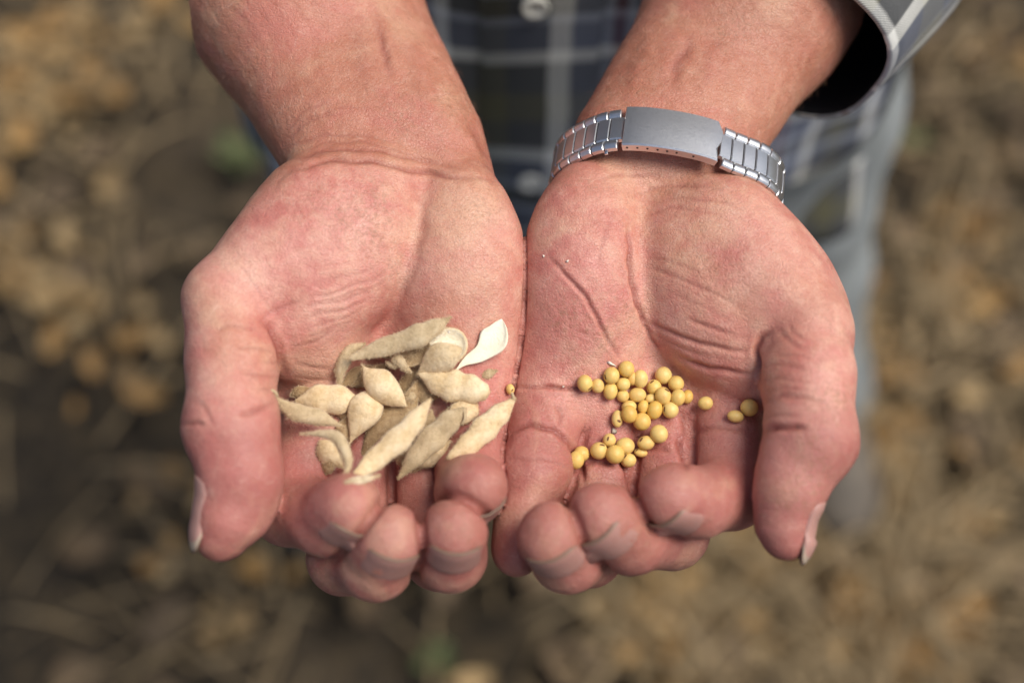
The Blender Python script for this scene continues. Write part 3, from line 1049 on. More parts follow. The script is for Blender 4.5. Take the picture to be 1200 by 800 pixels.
def unit_seed():
    vs = []; fs = []
    nu, nv = 22, 14
    for j in range(nv + 1):
        ph = math.pi * j / nv
        for i in range(nu):
            a = 2 * math.pi * i / nu
            x, y, z = math.sin(ph) * math.cos(a), math.sin(ph) * math.sin(a), math.cos(ph)
            d = 1 - 0.05 * math.exp(-((x - 1) ** 2 + z * z) * 6)
            vs.append((x * d, y * d, z * d))
    for j in range(nv):
        for i in range(nu):
            fs.append((j * nu + i, (j + 1) * nu + i, (j + 1) * nu + (i + 1) % nu, j * nu + (i + 1) % nu))
    return np.array(vs), np.array(fs)


SV, SF = unit_seed()


def place_seed(x, y, w, h, label, rot=None, hil=False, group='soybeans lying in the cupped palm', zfix=None, deep=None):
    rp = math.sqrt(w * h) / 2
    off = np.linspace(-0.75, 0.75, 7) * rp
    ox, oy = np.meshgrid(off, off); m = np.hypot(ox, oy) < rp * 0.75
    ox, oy = ox[m], oy[m]
    z0 = hf(x, y)
    sc = (S - z0) / F
    r = rp * sc
    deep_ = 0.42 * r if deep is None else deep
    z = np.max(hf(x + ox, y + oy) + np.sqrt(np.maximum(r * r - (np.hypot(ox, oy) * sc) ** 2, 0))) - 0.3
    zc = hf(x, y) + r * 0.98
    z = min(z, zc + 1.5) if zfix is None else zfix
    c = P(x, y, z)
    sx, sy = w / 2 * (S - z) / F, h / 2 * (S - z) / F
    sz = min(sx, sy) * 0.98
    A = np.array([[sx, 0, 0], [0, sy, 0], [0, 0, sz]])
    a = rng.uniform(-0.3, 0.3) if rot is None else rot
    Rm = np.array([[math.cos(a), -math.sin(a), 0], [math.sin(a), math.cos(a), 0], [0, 0, 1]])
    v = SV @ A.T @ Rm.T
    o = obj('soybean', W(c + v), SF, SEED, None, origin=W(c))
    tag(o, label, 'soybean', group)
    if hil:
        vs = []; fs = []
        hd = unit(np.array(hil)); up = unit(np.cross(hd, (0.35, 0.1, 1.0))); sd = np.cross(hd, up)
        for k in range(12):
            t = k / 12 * 6.2832
            q = unit(hd + up * 0.36 * math.cos(t) + sd * 0.15 * math.sin(t))
            q = (q * 1.012) @ A.T @ Rm.T
            vs.append(c + q)
        vs.append(c + (hd * 1.03) @ A.T @ Rm.T)
        fs = [(k, (k + 1) % 12, 12) for k in range(12)]
        obj('hilum', W(np.array(vs)), fs, HIL, o)
    splat_disc(x, y, z, rp * 0.9, r * 0.9)
    return o


for (u, v, w, h, lab) in SEEDS:
    x, y = zs(u, v)
    hil = None
    if 'brown scar beside' in lab: hil = (0.25, -0.25, 1)
    if 'small soybean just under' in lab: hil = (-0.3, 0.3, 1)
    if lab.startswith('soybean just under'): hil = (-0.85, -0.2, 0.6)
    if hil is None and (int(u) + int(v)) % 4 == 0: hil = (math.cos(u), math.sin(u), 0.75)
    place_seed(x, y, w / 4 * 1.11, h / 4 * 1.11, lab, hil=hil)
print('seeds', time.time() - _t0)

# --- pods
def smooth_path(pts, n):
    """Catmull-Rom through the points"""
    p = np.array(pts, float)
    if len(p) == 2: return p[0] + np.linspace(0, 1, n)[:, None] * (p[1] - p[0])
    q = np.vstack([2 * p[0] - p[1], p, 2 * p[-1] - p[-2]])
    out = []
    for t in np.linspace(0, len(p) - 1, n):
        i = min(int(t), len(p) - 2); f = t - i
        a, b, c, d = q[i], q[i + 1], q[i + 2], q[i + 3]
        out.append(0.5 * ((2 * b) + (-a + c) * f + (2 * a - 5 * b + 4 * c - d) * f * f + (-a + 3 * b - 3 * c + d) * f ** 3))
    return np.array(out)


def frames(pts, up):
    tg = np.gradient(pts, axis=0); tg /= np.linalg.norm(tg, axis=1, keepdims=True) + 1e-9
    sd = np.cross(np.broadcast_to(up, tg.shape), tg); sd /= np.linalg.norm(sd, axis=1, keepdims=True) + 1e-9
    nn = np.cross(tg, sd)
    return tg, sd, nn


def tube(pts, rad, k=6):
    """thin closed tube through mm points"""
    pts = np.array(pts, float); n = len(pts)
    tg, sd, nn = frames(pts, np.array([0.1, 0.2, 1.0]))
    vs = []
    for i in range(n):
        for q in range(k):
            a = q / k * 2 * math.pi
            vs.append(pts[i] + (sd[i] * math.cos(a) + nn[i] * math.sin(a)) * rad[i])
    fs = [(i * k + q, i * k + (q + 1) % k, (i + 1) * k + (q + 1) % k, (i + 1) * k + q) for i in range(n - 1) for q in range(k)]
    vs.append(pts[0]); vs.append(pts[-1])
    fs += [(len(vs) - 2, (q + 1) % k, q) for q in range(k)] + [(len(vs) - 1, (n - 1) * k + q, (n - 1) * k + (q + 1) % k) for q in range(k)]
    return np.array(vs), fs


def fuzz(root, vs, nrm, count, length, seed):
    r = np.random.default_rng(seed)
    ok = np.arange(len(vs))
    i = r.choice(ok, count)
    j = np.clip(i + r.choice([-21, -20, -19, -1, 1, 19, 20, 21], count), 0, len(vs) - 1)
    m_ = r.uniform(0, 0.5, (count, 1)); far_ = np.linalg.norm(vs[i] - vs[j], axis=1) > 2.5; m_[far_] = 0
    b = vs[i] * (1 - m_) + vs[j] * m_ + r.normal(0, 0.06, (count, 3))
    d = nrm[i] + r.normal(0, 0.55, (count, 3)); d /= np.linalg.norm(d, axis=1, keepdims=True)
    L = length * r.uniform(0.5, 1.3, (count, 1))
    s = np.cross(d, r.normal(size=(count, 3))); s /= np.linalg.norm(s, axis=1, keepdims=True)
    w = 0.05
    v = np.stack([b - s * w, b + s * w, b + d * L + r.normal(0, 0.1, (count, 3))], 1).reshape(-1, 3)
    f = np.arange(count * 3).reshape(-1, 3)
    o = obj('fuzz', W(v), f, FUZZ, root, smooth=False)
    o['kind'] = 'stuff'
    return o


def lay(path, half, thick, sink=0.6):
    """rest a straight-ish thing on the height field: returns mm height of its axis along the path"""
    n = len(path)
    t = np.linspace(0, 1, n)
    tg = np.gradient(path, axis=0); nrm = np.stack([-tg[:, 1], tg[:, 0]], 1); nrm /= np.linalg.norm(nrm, axis=1, keepdims=True) + 1e-9
    sup = np.full(n, -999.0)
    for o in (-0.55, 0, 0.55):
        q = path + nrm * (half * o)[:, None]
        sup = np.maximum(sup, hf(q[:, 0], q[:, 1]) + thick * math.sqrt(1 - o * o) - sink)
    m = (t > 0.08) & (t < 0.92)
    best = None
    for b in np.linspace(-7, 7, 29):
        a = np.max(sup[m] - b * (t[m] - 0.5))
        cost = a + 0.16 * abs(b)
        if best is None or cost < best[0]: best = (cost, a, b)
    z = best[1] + best[2] * (t - 0.5)
    return 0.85 * z + 0.15 * np.convolve(np.pad(np.minimum(sup, z), 3, mode='edge'), np.ones(7) / 7, 'valid')


POD_N = 0


def pod(pts, w, label, mat=None, seeds=3, ends=(0.25, 0.3), flat=0.56, kind='plump', tail=None, sink=0.6, fz=1.0, twist=0.0, roll=0.0, bend=0.0, peak=1.0):
    """pts: measured px along the pod; w: widest px; ends: how blunt each end is (0 sharp .. 1 blunt)"""
    global POD_N
    POD_N += 1
    mat = mat or POD_TAN
    n, K = 34, 20
    w = w * 1.03
    path = smooth_path(pts, n)
    t = np.linspace(0, 1, n)
    e0, e1 = ends
    tp_ = t ** peak
    prof = np.power(np.clip(np.sin(math.pi * np.clip(tp_, 0, 0.5)), 0, 1), 1.5 - 1.3 * e0) * (tp_ <= 0.5) + np.power(np.clip(np.sin(math.pi * np.clip(tp_, 0.5, 1)), 0, 1), 1.5 - 1.3 * e1) * (tp_ > 0.5)
    prof = np.maximum(prof, 0.05)
    if seeds > 1:
        prof = prof * (1 + 0.085 * np.cos(2 * math.pi * (t * (seeds + 0.7) - 0.35 - (seeds) * 0.5 + 0.5 * (seeds % 2 == 0))))
    half = w / 2 * prof
    z0 = np.median(hf(path[:, 0], path[:, 1]))
    sc = (S - z0) / F
    thick = half * sc * flat
    z = lay(path, half, thick, sink)
    ax = np.array([P(x, y, zz) for (x, y), zz in zip(path, z)])
    ax[:, 2] += bend * np.sin(math.pi * t)
    tg, sd, nn = frames(ax, np.array([0, 0, 1.0]))
    r = np.random.default_rng(100 + POD_N)
    wob = r.uniform(0, 6.28, 6)
    vs = []; nr = []; seam = []
    hm = half * sc
    for i in range(n):
        rl = roll + twist * (t[i] - 0.5)
        c_, s_ = math.cos(rl), math.sin(rl)
        a_sd = sd[i] * c_ + nn[i] * s_; a_nn = nn[i] * c_ - sd[i] * s_
        if kind == 'plump':
            for q in range(K):
                a = q / K * 2 * math.pi
                ca, sa = math.cos(a), math.sin(a)
                rad = 1 + 0.035 * math.sin(3 * a + wob[0] + 7 * t[i]) + 0.03 * math.sin(11 * t[i] + wob[1] + a)
                ridge = 1 + 0.16 * max(0, abs(ca) - 0.9) / 0.1
                o = a_sd * ca * hm[i] * rad * ridge + a_nn * sa * hm[i] * flat * rad
                vs.append(ax[i] + o); nr.append(unit(a_sd * ca * flat + a_nn * sa)); seam.append(max(0, abs(ca) - 0.955) / 0.045)
        else:                                       # an open half shell: outer then inner skin
            for q in range(K):
                half_k = K // 2
                outer = q < half_k
                f = (q if outer else K - 1 - q) / (half_k - 1)
                open_ = 1.15 + 0.25 * math.sin(5 * t[i] + wob[2])
                a = -math.pi / 2 + (f - 0.5) * 2 * open_
                rr = 1.0 if outer else 0.86
                o = a_sd * math.cos(a) * hm[i] * rr + a_nn * math.sin(a) * hm[i] * rr * flat
                o = o + a_nn * hm[i] * 0.25
                vs.append(ax[i] + o); nr.append(unit(o) * (1 if outer else -1)); seam.append(0.25 if abs(f - 0.5) > 0.46 else 0)
    fs = [(i * K + q, i * K + (q + 1) % K, (i + 1) * K + (q + 1) % K, (i + 1) * K + q) for i in range(n - 1) for q in range(K)]
    fs.append(tuple(range(K - 1, -1, -1))); fs.append(tuple((n - 1) * K + q for q in range(K)))
    vs = np.array(vs); nr = np.array(nr)
    o = obj('soybean_pod', W(vs), fs, mat, None, origin=W(ax[n // 2]), attrs=dict(seam=seam))
    if kind != 'plump':
        lining = POD_WHITE if mat in (POD_WHITE, POD_TAN) else POD_BROWN
        o.data.materials.append(lining)
        mi = np.zeros(len(fs), dtype=np.int32)
        for k_, f_ in enumerate(fs[:-2]):
            if (k_ % K) >= K // 2: mi[k_] = 1
        o.data.polygons.foreach_set('material_index', mi)
    tag(o, label, 'soybean pod', 'soybean pods heaped in the cupped palm')
    if fz > 0:
        area = float(np.sum(hm)) * 2
        fuzz(o, vs, nr, int(1500 * fz), 0.9, POD_N)
    if tail is not None:
        tp = smooth_path([q[:2] for q in tail], 14)
        zt = np.interp(np.linspace(0, 1, 14), np.linspace(0, 1, len(tail)), [q[2] for q in tail])
        ta = np.array([P(x, y, ax[0 if tail[0][3] == 0 else -1][2] + dz) for (x, y), dz in zip(tp, zt)])
        v_, f_ = tube(ta, np.linspace(0.75, 0.4, 14))
        obj('stem', W(v_), f_, POD_GREY, o)
        nn_ = np.zeros_like(v_); nn_[:, 2] = 1
        fuzz(o, v_, unit(rng.normal(size=3)) + 0 * v_ + rng.normal(0, 1, v_.shape), 60, 0.6, POD_N + 50)
    for i in range(n):
        splat_disc(path[i, 0], path[i, 1], ax[i, 2], half[i] * 0.85, thick[i] * 0.9)
    return o


# lowest first
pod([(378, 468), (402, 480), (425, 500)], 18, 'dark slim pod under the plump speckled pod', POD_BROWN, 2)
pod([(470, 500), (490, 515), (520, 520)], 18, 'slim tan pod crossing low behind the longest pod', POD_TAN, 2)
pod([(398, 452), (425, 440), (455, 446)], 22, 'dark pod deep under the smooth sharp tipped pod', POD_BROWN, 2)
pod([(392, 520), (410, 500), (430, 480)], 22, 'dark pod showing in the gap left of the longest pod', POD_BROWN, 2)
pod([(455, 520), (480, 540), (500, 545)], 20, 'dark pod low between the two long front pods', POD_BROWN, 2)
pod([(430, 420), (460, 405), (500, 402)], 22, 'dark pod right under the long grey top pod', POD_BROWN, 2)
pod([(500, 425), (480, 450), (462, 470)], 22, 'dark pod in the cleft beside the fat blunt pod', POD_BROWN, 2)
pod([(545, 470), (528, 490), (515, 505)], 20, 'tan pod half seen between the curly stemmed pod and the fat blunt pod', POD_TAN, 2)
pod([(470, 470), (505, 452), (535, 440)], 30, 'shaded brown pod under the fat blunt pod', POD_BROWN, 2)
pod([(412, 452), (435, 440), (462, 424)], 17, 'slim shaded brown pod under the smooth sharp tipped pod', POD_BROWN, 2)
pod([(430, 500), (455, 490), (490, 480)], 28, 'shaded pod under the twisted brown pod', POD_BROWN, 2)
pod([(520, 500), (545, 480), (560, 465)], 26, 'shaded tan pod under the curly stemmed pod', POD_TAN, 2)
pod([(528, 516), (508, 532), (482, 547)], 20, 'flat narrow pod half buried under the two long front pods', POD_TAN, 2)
pod([(445, 557), (424, 562), (404, 565)], 10, 'open pod with a white lip at the front of the heap', POD_TAN, 2, kind='husk', ends=(0.2, 0.6))
pod([(375, 516), (386, 530), (402, 548)], 25, 'broad tan pod stub under the curled grey husk', POD_TAN, 1, ends=(0.6, 0.3))
pod([(388, 538), (382, 556)], 12, 'small brown pod tip poking out at the lower left of the heap', POD_BROWN, 1, fz=0.4)
pod([(495, 395), (530, 400), (528, 425)], 34, 'bleached round pod shell at the top of the heap', POD_TAN, 1, kind='husk', ends=(0.8, 0.8))
pod([(506, 480), (500, 510), (478, 535)], 24, 'dull brown pod lying between the two long front pods', POD_BROWN, 2)
pod([(340, 463), (352, 460), (372, 458)], 14, 'brownish pod tip behind the plump left pod', POD_BROWN, 1, fz=0.4)
pod([(345, 470), (385, 468), (428, 472)], 31, 'plump speckled pod lying level at the left of the heap', POD_TAN, 2, ends=(0.5, 0.5), fz=0.25)
pod([(428, 402), (410, 412), (400, 430), (397, 452)], 13, 'thin curled husk standing at the upper left of the heap', POD_GREY, 1, ends=(0.6, 0.6), flat=0.9)
pod([(500, 392), (486, 415), (460, 420)], 32, 'gaping husk with a brown hollow under the top pod', POD_BROWN, 1, kind='husk', ends=(0.6, 0.6))
pod([(320, 465), (345, 482), (375, 490), (404, 500)], 18, 'grey fuzzy pod with a hooked tail reaching the thumb', POD_GREY, 2, ends=(0.55, 0.2),
    tail=[(321, 468, 0, 0), (324, 462, 1.5, 0), (318, 457, 3, 0), (309, 459, 3, 0)])
pod([(352, 508), (376, 508), (394, 512), (404, 528), (408, 546), (402, 560)], 12, 'thin grey husk curled like a hook at the lower left', POD_GREY, 1, ends=(0.3, 0.2), flat=0.85)
pod([(490, 446), (476, 474), (446, 498), (421, 538)], 23, 'twisted brown pod with a shrunken neck in the heap middle', POD_BROWN, 2, ends=(0.5, 0.5), twist=0.9)
pod([(541, 408), (516, 420), (488, 440)], 30, 'rounded tan pod next to the white open shell', POD_TAN, 1, ends=(0.55, 0.2), fz=0.7)
pod([(440, 458), (425, 486), (409, 521)], 34, 'plump pod pointing down with a sharp tip at the heap left', POD_TAN, 1, ends=(0.5, 0.1), fz=0.3, peak=0.75)
pod([(423, 426), (440, 446), (476, 476)], 30, 'plump smooth pod with a sharp tip lying across the heap centre', POD_TAN, 1, ends=(0.1, 0.5), fz=0.3, peak=1.35)
pod([(490, 438), (530, 452), (574, 460)], 31, 'fat pod with a blunt cut end pointing right', POD_TAN, 3, ends=(0.45, 0.9), fz=0.7)
pod([(562, 442), (572, 438), (583, 434)], 9, 'tiny grey stem stub below the white open shell', POD_GREY, 1, fz=0.4)
pod([(530, 438), (545, 424), (566, 412), (581, 393), (588, 374)], 32, 'white papery open pod shell showing its shiny lining', POD_WHITE, 2, kind='husk', ends=(0.50, 0.5), fz=0, flat=0.45, twist=0.1, peak=1.75)
pod([(604, 466), (580, 490), (556, 515), (524, 537)], 25, 'long pod on the far right beside the loose bean', POD_TAN, 3, ends=(0.6, 0.7),
    tail=[(602, 468, 0, 0), (601, 464, 1, 0), (600, 460, 1.5, 0)])
pod([(547, 478), (520, 500), (494, 528), (466, 561)], 25, 'long pod with a shrivelled curly stem end', POD_GREY, 3, ends=(0.75, 0.5),
    tail=[(543, 478, 0, 0), (545, 489, 1.5, 0), (541, 497, 1, 0)])
pod([(505, 467), (480, 500), (448, 532), (412, 561)], 23, 'longest fuzzy pod lying diagonally at the front of the heap', POD_TAN, 3, ends=(0.62, 0.75))
pod([(407, 421), (450, 406), (490, 394), (512, 382), (529, 371)], 22, 'long grey fuzzy pod across the top of the heap', POD_GREY, 3, ends=(0.7, 0.3), fz=1.4)
pod([(483, 472), (481, 465), (476, 462)], 10, 'shrivelled calyx scrap on the middle of the heap', POD_GREY, 1, fz=0.5)
pod([(452, 424), (462, 428), (466, 420), (474, 430), (482, 436)], 9, 'frayed curly stem scrap near the heap centre', POD_GREY, 1, fz=0.6, ends=(0.7, 0.7))
place_seed(598, 456, 10.5, 13, 'lone soybean between the two hands at the tip of the long right pod', group='soybeans lying in the cupped palm', hil=(0.5, -0.2, 1))
print('pods', time.time() - _t0)

# small bits on the palms
def bit(name, x, y, sx, sy, label, mat, ang=0.0, group=None):
    z = float(hf(x, y)) if HY0 < y < HY1 else float(trace(np.array([x]), np.array([y]))[0])
    c = P(x, y, z + 0.35)
    vs = []; n = 9
    for k in range(n):
        a = k / n * 6.2832
        rr = 1 + 0.25 * math.sin(2.3 * k + x)
        q = np.array([math.cos(a) * sx * rr, math.sin(a) * sy * rr, 0.25 * math.sin(a * 2)])
        q = np.array([q[0] * math.cos(ang) - q[1] * math.sin(ang), q[0] * math.sin(ang) + q[1] * math.cos(ang), q[2]])
        vs.append(c + q)
    vs.append(c + np.array([0, 0, 0.35])); vs.append(c - np.array([0, 0, 0.3]))
    fs = [(k, (k + 1) % n, n) for k in range(n)] + [((k + 1) % n, k, n + 1) for k in range(n)]
    o = obj(name, W(np.array(vs)), fs, mat, None, origin=W(c))
    return tag(o, label, 'chaff', group)


tch = NT('chaff_white'); CHAFF = tch.fin(Base_Color=(0.78, 0.72, 0.62), Roughness=0.4)
tcg = NT('chaff_grey'); CHAFFG = tcg.fin(Base_Color=(0.45, 0.40, 0.33), Roughness=0.6)
bit('chaff_flake', 716, 426, 2.0, 0.55, 'white papery chaff flake above the bean heap', CHAFF, -0.6)
bit('chaff_crumb', 719, 505, 1.0, 1.2, 'grey chaff crumb between two beans', CHAFFG, 0.3)
bit('chaff_crumb', 637, 300, 0.35, 0.6, 'white crumb on the heel of the bean holding palm, left one of two', CHAFF, 0.5)
bit('chaff_crumb', 665, 306, 0.6, 0.45, 'white crumb on the heel of the bean holding palm, right one of two', CHAFF, 0.2)
bit('chaff_crumb', 660, 453, 0.4, 0.35, 'tiny pale crumb on the crease left of the beans', CHAFF, 0.0)
bit('chaff_crumb', 526, 389, 0.45, 0.45, 'tiny white crumb on the palm above the pods', CHAFF, 0.0)

# ------------------------------------------------------------------ clothes
def plaid_material():
    t = NT('plaid_cotton')
    uv = t.n('Attribute', attribute_name='cloth').outputs['Vector']
    sp = t.n('SeparateXYZ'); t.set(sp.inputs[0], uv)
    wob = t.noise(uv, 30, 2)

    def stripes(sock, off, T, stops):
        f = t.math('FRACT', t.math('DIVIDE', t.math('ADD', sock, t.math('MULTIPLY_ADD', wob, 0.003, off)), T))
        return t.ramp(f, stops)
    dk = (0.066, 0.069, 0.069); wh = (0.84, 0.84, 0.78); bl = (0.125, 0.145, 0.205); mr = (0.13, 0.03, 0.055); ol = (0.13, 0.12, 0.06); lb = (0.42, 0.46, 0.54)

    def seq(*bands):
        st = []
        e = 0.006
        for a, b, c in bands:
            st += [(a + e, c), (b - e, c)]
        return st
    warp = seq((0, .085, wh), (.085, .20, bl), (.20, .235, lb), (.235, .285, mr), (.285, .32, lb), (.32, .50, bl), (.50, .585, wh), (.585, .72, dk), (.72, .84, ol), (.84, 1, dk))
    weft = seq((0, .06, wh), (.06, .20, dk), (.20, .34, ol), (.34, .50, dk), (.50, .56, wh), (.56, .70, bl), (.70, .74, lb), (.74, .84, dk), (.84, .88, lb), (.88, 1, bl))
    cu = stripes(sp.outputs[0], 0.0093, 0.082, warp)
    cv = stripes(sp.outputs[1], 0.0772, 0.14, weft)
    tw = t.math('FRACT', t.math('MULTIPLY', t.math('ADD', sp.outputs[0], sp.outputs[1]), 900))
    col = t.mix(t.math('MULTIPLY_ADD', t.math('GREATER_THAN', tw, 0.5), 0.3, 0.35), cu, cv)
    n = t.noise(uv, 240, 4)
    col = t.mix(t.math('MULTIPLY', n, 0.14), col, (0.28, 0.28, 0.29))
    t.fin(Base_Color=col, Roughness=0.85, Specular_IOR_Level=0.2, Sheen_Weight=0.05,
          Normal=t.bump(t.noise(uv, 900, 3), 0.3, 0.0008))
    return t.m


PLAID = plaid_material()
td = NT('denim_grey')
_uv = td.coord('Object')
_n = td.noise(td.coord('Object', scale=(1, 1, 0.25)), 60, 5, 0.6)
td.fin(Base_Color=td.ramp(_n, [(0.3, (0.195, 0.215, 0.215)), (0.7, (0.30, 0.325, 0.325))]), Roughness=0.9,
       Normal=td.bump(td.noise(_uv, 700, 3), 0.4, 0.001))
DENIM = td.m
tl = NT('lining'); INNER_BLACK = tl.fin(Base_Color=(0.012, 0.012, 0.014), Roughness=0.9)  # near-black, for the sleeves' inner face and the flat button hole discs
tb = NT('button_plastic'); BUTTON = tb.fin(Base_Color=(0.82, 0.81, 0.73), Roughness=0.35)
tbo = NT('boot_leather')
tbo.fin(Base_Color=tbo.ramp(tbo.noise(tbo.coord(), 30, 4), [(0.3, (0.06, 0.048, 0.036)), (0.7, (0.12, 0.098, 0.072))]), Roughness=0.7)
BOOT = tbo.m
tso = NT('boot_rubber'); SOLE = tso.fin(Base_Color=(0.03, 0.028, 0.025), Roughness=0.8)

TX, TY = 0.033, 0.585              # the standing person's axis


def loft(rings):
    """rings: list of (k,3) arrays -> verts, quads (open ends)"""
    k = len(rings[0]); n = len(rings)
    vs = np.concatenate(rings)
    fs = np.array([(i * k + q, i * k + (q + 1) % k, (i + 1) * k + (q + 1) % k, (i + 1) * k + q) for i in range(n - 1) for q in range(k)])
    return vs, fs


def shirt_ring(h, K=160):
    hs = [0.70, 0.78, 0.90, 1.02, 1.15, 1.30, 1.40, 1.45, 1.49]
    wx = np.interp(h, hs, [0.206, 0.200, 0.188, 0.184, 0.188, 0.200, 0.190, 0.13, 0.075])
    wy = np.interp(h, hs, [0.120, 0.120, 0.120, 0.124, 0.122, 0.118, 0.105, 0.085, 0.070])
    th = np.arange(K) / K * 2 * math.pi - math.pi       # 0 = front (-Y)
    e = 0.86
    x = np.sign(np.sin(th)) * np.abs(np.sin(th)) ** e * wx
    y = -np.sign(np.cos(th)) * np.abs(np.cos(th)) ** e * wy
    fold = 0.0035 * np.sin(7 * th + 9 * h) + 0.003 * np.sin(13 * th - 15 * h + 1) + 0.0025 * np.sin(4 * th + 31 * h)
    amt = np.interp(h, [0.7, 1.0, 1.4], [1.6, 1.0, 0.4])
    nx, ny = np.sin(th), -np.cos(th)
    lean = 0.02 * (1.0 - h)
    p = np.stack([TX + x + nx * fold * amt, TY + y + ny * fold * amt - lean, np.full(K, h)], 1)
    u = th * (wx + wy) / 2 * 1.02
    return p, np.stack([u, np.full(K, h), np.zeros(K)], 1)


hem = lambda th: 0.735 + 0.028 * np.cos(2 * th + math.pi) - 0.0 * th
rings = []; cl = []
for j in range(60):
    f = j / 59
    p, c = shirt_ring(0.768 + f * 0.722)
    if f < 0.25:                                       # curved tails at the bottom
        th = np.arange(160) / 160 * 2 * math.pi - math.pi
        dz = 0.016 * np.cos(2 * th) * (1 - f / 0.25)
        p[:, 2] -= dz; c[:, 1] -= dz
    rings.append(p); cl.append(c)
sv, sf = loft(rings)
sin_ = sv.copy(); ctr = np.array([TX, TY, 0]); d_ = sin_ - ctr; d_[:, 2] = 0
sin_ = sin_ - 0.0025 * d_ / (np.linalg.norm(d_, axis=1, keepdims=True) + 1e-6)
nv_ = len(sv)
hem_f = np.array([(q, (q + 1) % 160, nv_ + (q + 1) % 160, nv_ + q) for q in range(160)])[:, ::-1]
shirt = obj('shirt', np.concatenate([sv, sin_]), np.concatenate([sf, sf[:, ::-1] + nv_, hem_f]), PLAID, person, attrs=dict(cloth=np.concatenate(cl + cl)))
U0 = -0.0135
# placket strip standing proud of the shirt front
pv = []; pc = []
hh = np.linspace(0.765, 1.44, 60)
for h in hh:
    p, c = shirt_ring(max(h, 0.768))
    th = np.arange(160) / 160 * 2 * math.pi - math.pi
    for u in (-0.0185, -0.018, 0.018, 0.0185):
        i = np.interp(u + U0, c[:, 0], np.arange(160)); i0 = int(i)
        q = p[i0] * (1 - (i - i0)) + p[(i0 + 1) % 160] * (i - i0)
        q = q.copy(); q[1] -= 0.0005 if abs(u) > 0.0182 else 0.0025
        q[2] = h - 0.016 * max(0, 1 - (h - 0.765) / 0.18)
        pv.append(q); pc.append((u + U0, h, 0))
pf = np.array([(i * 4 + k, i * 4 + k + 1, i * 4 + k + 5, i * 4 + k + 4) for i in range(59) for k in range(3)])
obj('placket', np.array(pv), pf, PLAID, shirt, attrs=dict(cloth=np.array(pc)))


def front_y(h, u=0.0):
    p, c = shirt_ring(h)
    return np.array([np.interp(u, c[:, 0], p[:, k]) for k in range(3)])


def make_button(c):
    vs = []; fs = []
    M = 24
    prof = [(0.0062, 0.0), (0.0066, 0.0012), (0.0062, 0.0024), (0.0050, 0.0022), (0.0040, 0.0015), (0.00001, 0.0013)]
    for (r_, t_) in prof:
        for q in range(M):
            a = q / M * 2 * math.pi
            vs.append(c + np.array([r_ * math.cos(a), -t_, r_ * math.sin(a)]))
    for k in range(len(prof) - 1):
        for q in range(M):
            fs.append((k * M + q, k * M + (q + 1) % M, (k + 1) * M + (q + 1) % M, (k + 1) * M + q))
    b = obj('button', np.array(vs), fs, BUTTON, shirt)
    vs = []; fs = []
    for (dx, dz) in ((1, 1), (1, -1), (-1, 1), (-1, -1)):
        k0 = len(vs)
        for q in range(8):
            a = q / 8 * 6.2832
            vs.append(c + np.array([dx * 0.0013 + 0.0006 * math.cos(a), -0.00155, dz * 0.0013 + 0.0006 * math.sin(a)]))
        fs.append(tuple(range(k0, k0 + 8)))
    for q in fs: pass
    o = obj('button_hole', np.array(vs), fs, INNER_BLACK, shirt, smooth=False)
    return b


for hb in (0.882, 1.013, 1.115, 1.23, 1.345):
    c = front_y(hb, U0) + np.array([0, -0.0030, 0])
    make_button(c)


# sleeves: from the shoulder round the elbow to the turned-back cuff
def sleeve(pts, rad, opening_axis):
    pts = smooth_path(pts, 30); rad = np.interp(np.linspace(0, 1, 30), np.linspace(0, 1, len(rad)), rad)
    tg, sd, nn = frames(pts, np.array([0.02, 0.01, 1.0]))
    K = 48
    rings = []; cls = []
    L = np.concatenate([[0], np.cumsum(np.linalg.norm(np.diff(pts, axis=0), axis=1))])
    for i in range(30):
        a = np.arange(K) / K * 2 * math.pi
        w = 1 + 0.03 * np.sin(5 * a + 40 * L[i]) + 0.02 * np.sin(3 * a - 25 * L[i])
        rings.append(pts[i] + rad[i] * w[:, None] * (np.cos(a)[:, None] * sd[i] + np.sin(a)[:, None] * nn[i]))
        cls.append(np.stack([(a + 0.35) * rad[-1], np.full(K, L[-1] - L[i] - 0.0745), np.zeros(K)], 1))
    # lip and near-black inner face back up the sleeve
    inner = []
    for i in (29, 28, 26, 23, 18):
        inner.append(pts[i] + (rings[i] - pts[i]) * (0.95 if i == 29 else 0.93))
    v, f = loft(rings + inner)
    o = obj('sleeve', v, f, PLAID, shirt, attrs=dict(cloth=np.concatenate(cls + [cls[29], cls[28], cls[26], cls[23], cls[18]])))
    o.data.materials.append(INNER_BLACK)
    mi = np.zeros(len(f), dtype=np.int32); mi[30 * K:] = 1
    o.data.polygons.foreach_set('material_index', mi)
    return o


axb = unit(Wd(P(884, 0, -80) - P(787, 165, -50)))
cb = W(P(912, 42, -74))
elb = cb + axb * 0.17
sleeve([np.array([TX + 0.175, TY + 0.01, 1.36]), (elb + np.array([TX + 0.175, TY + 0.01, 1.36])) / 2 + np.array([0.04, 0.02, 0]), elb + np.array([0.0, 0.03, 0.03]), elb * 0.5 + cb * 0.5, cb],
       [0.085, 0.075, 0.066, 0.055, 0.043], axb)
axa = unit(Wd(P(354, 0, -80) - P(446, 165, -50)))
ca = W(P(354, 0, -80)) + axa * 0.072
ela = ca + axa * 0.15
sleeve([np.array([TX - 0.175, TY + 0.01, 1.36]), (ela + np.array([TX - 0.175, TY + 0.01, 1.36])) / 2 + np.array([-0.04, 0.02, 0]), ela + np.array([0.0, 0.03, 0.03]), ela * 0.5 + ca * 0.5, ca],
       [0.085, 0.075, 0.068, 0.060, 0.054], axa)

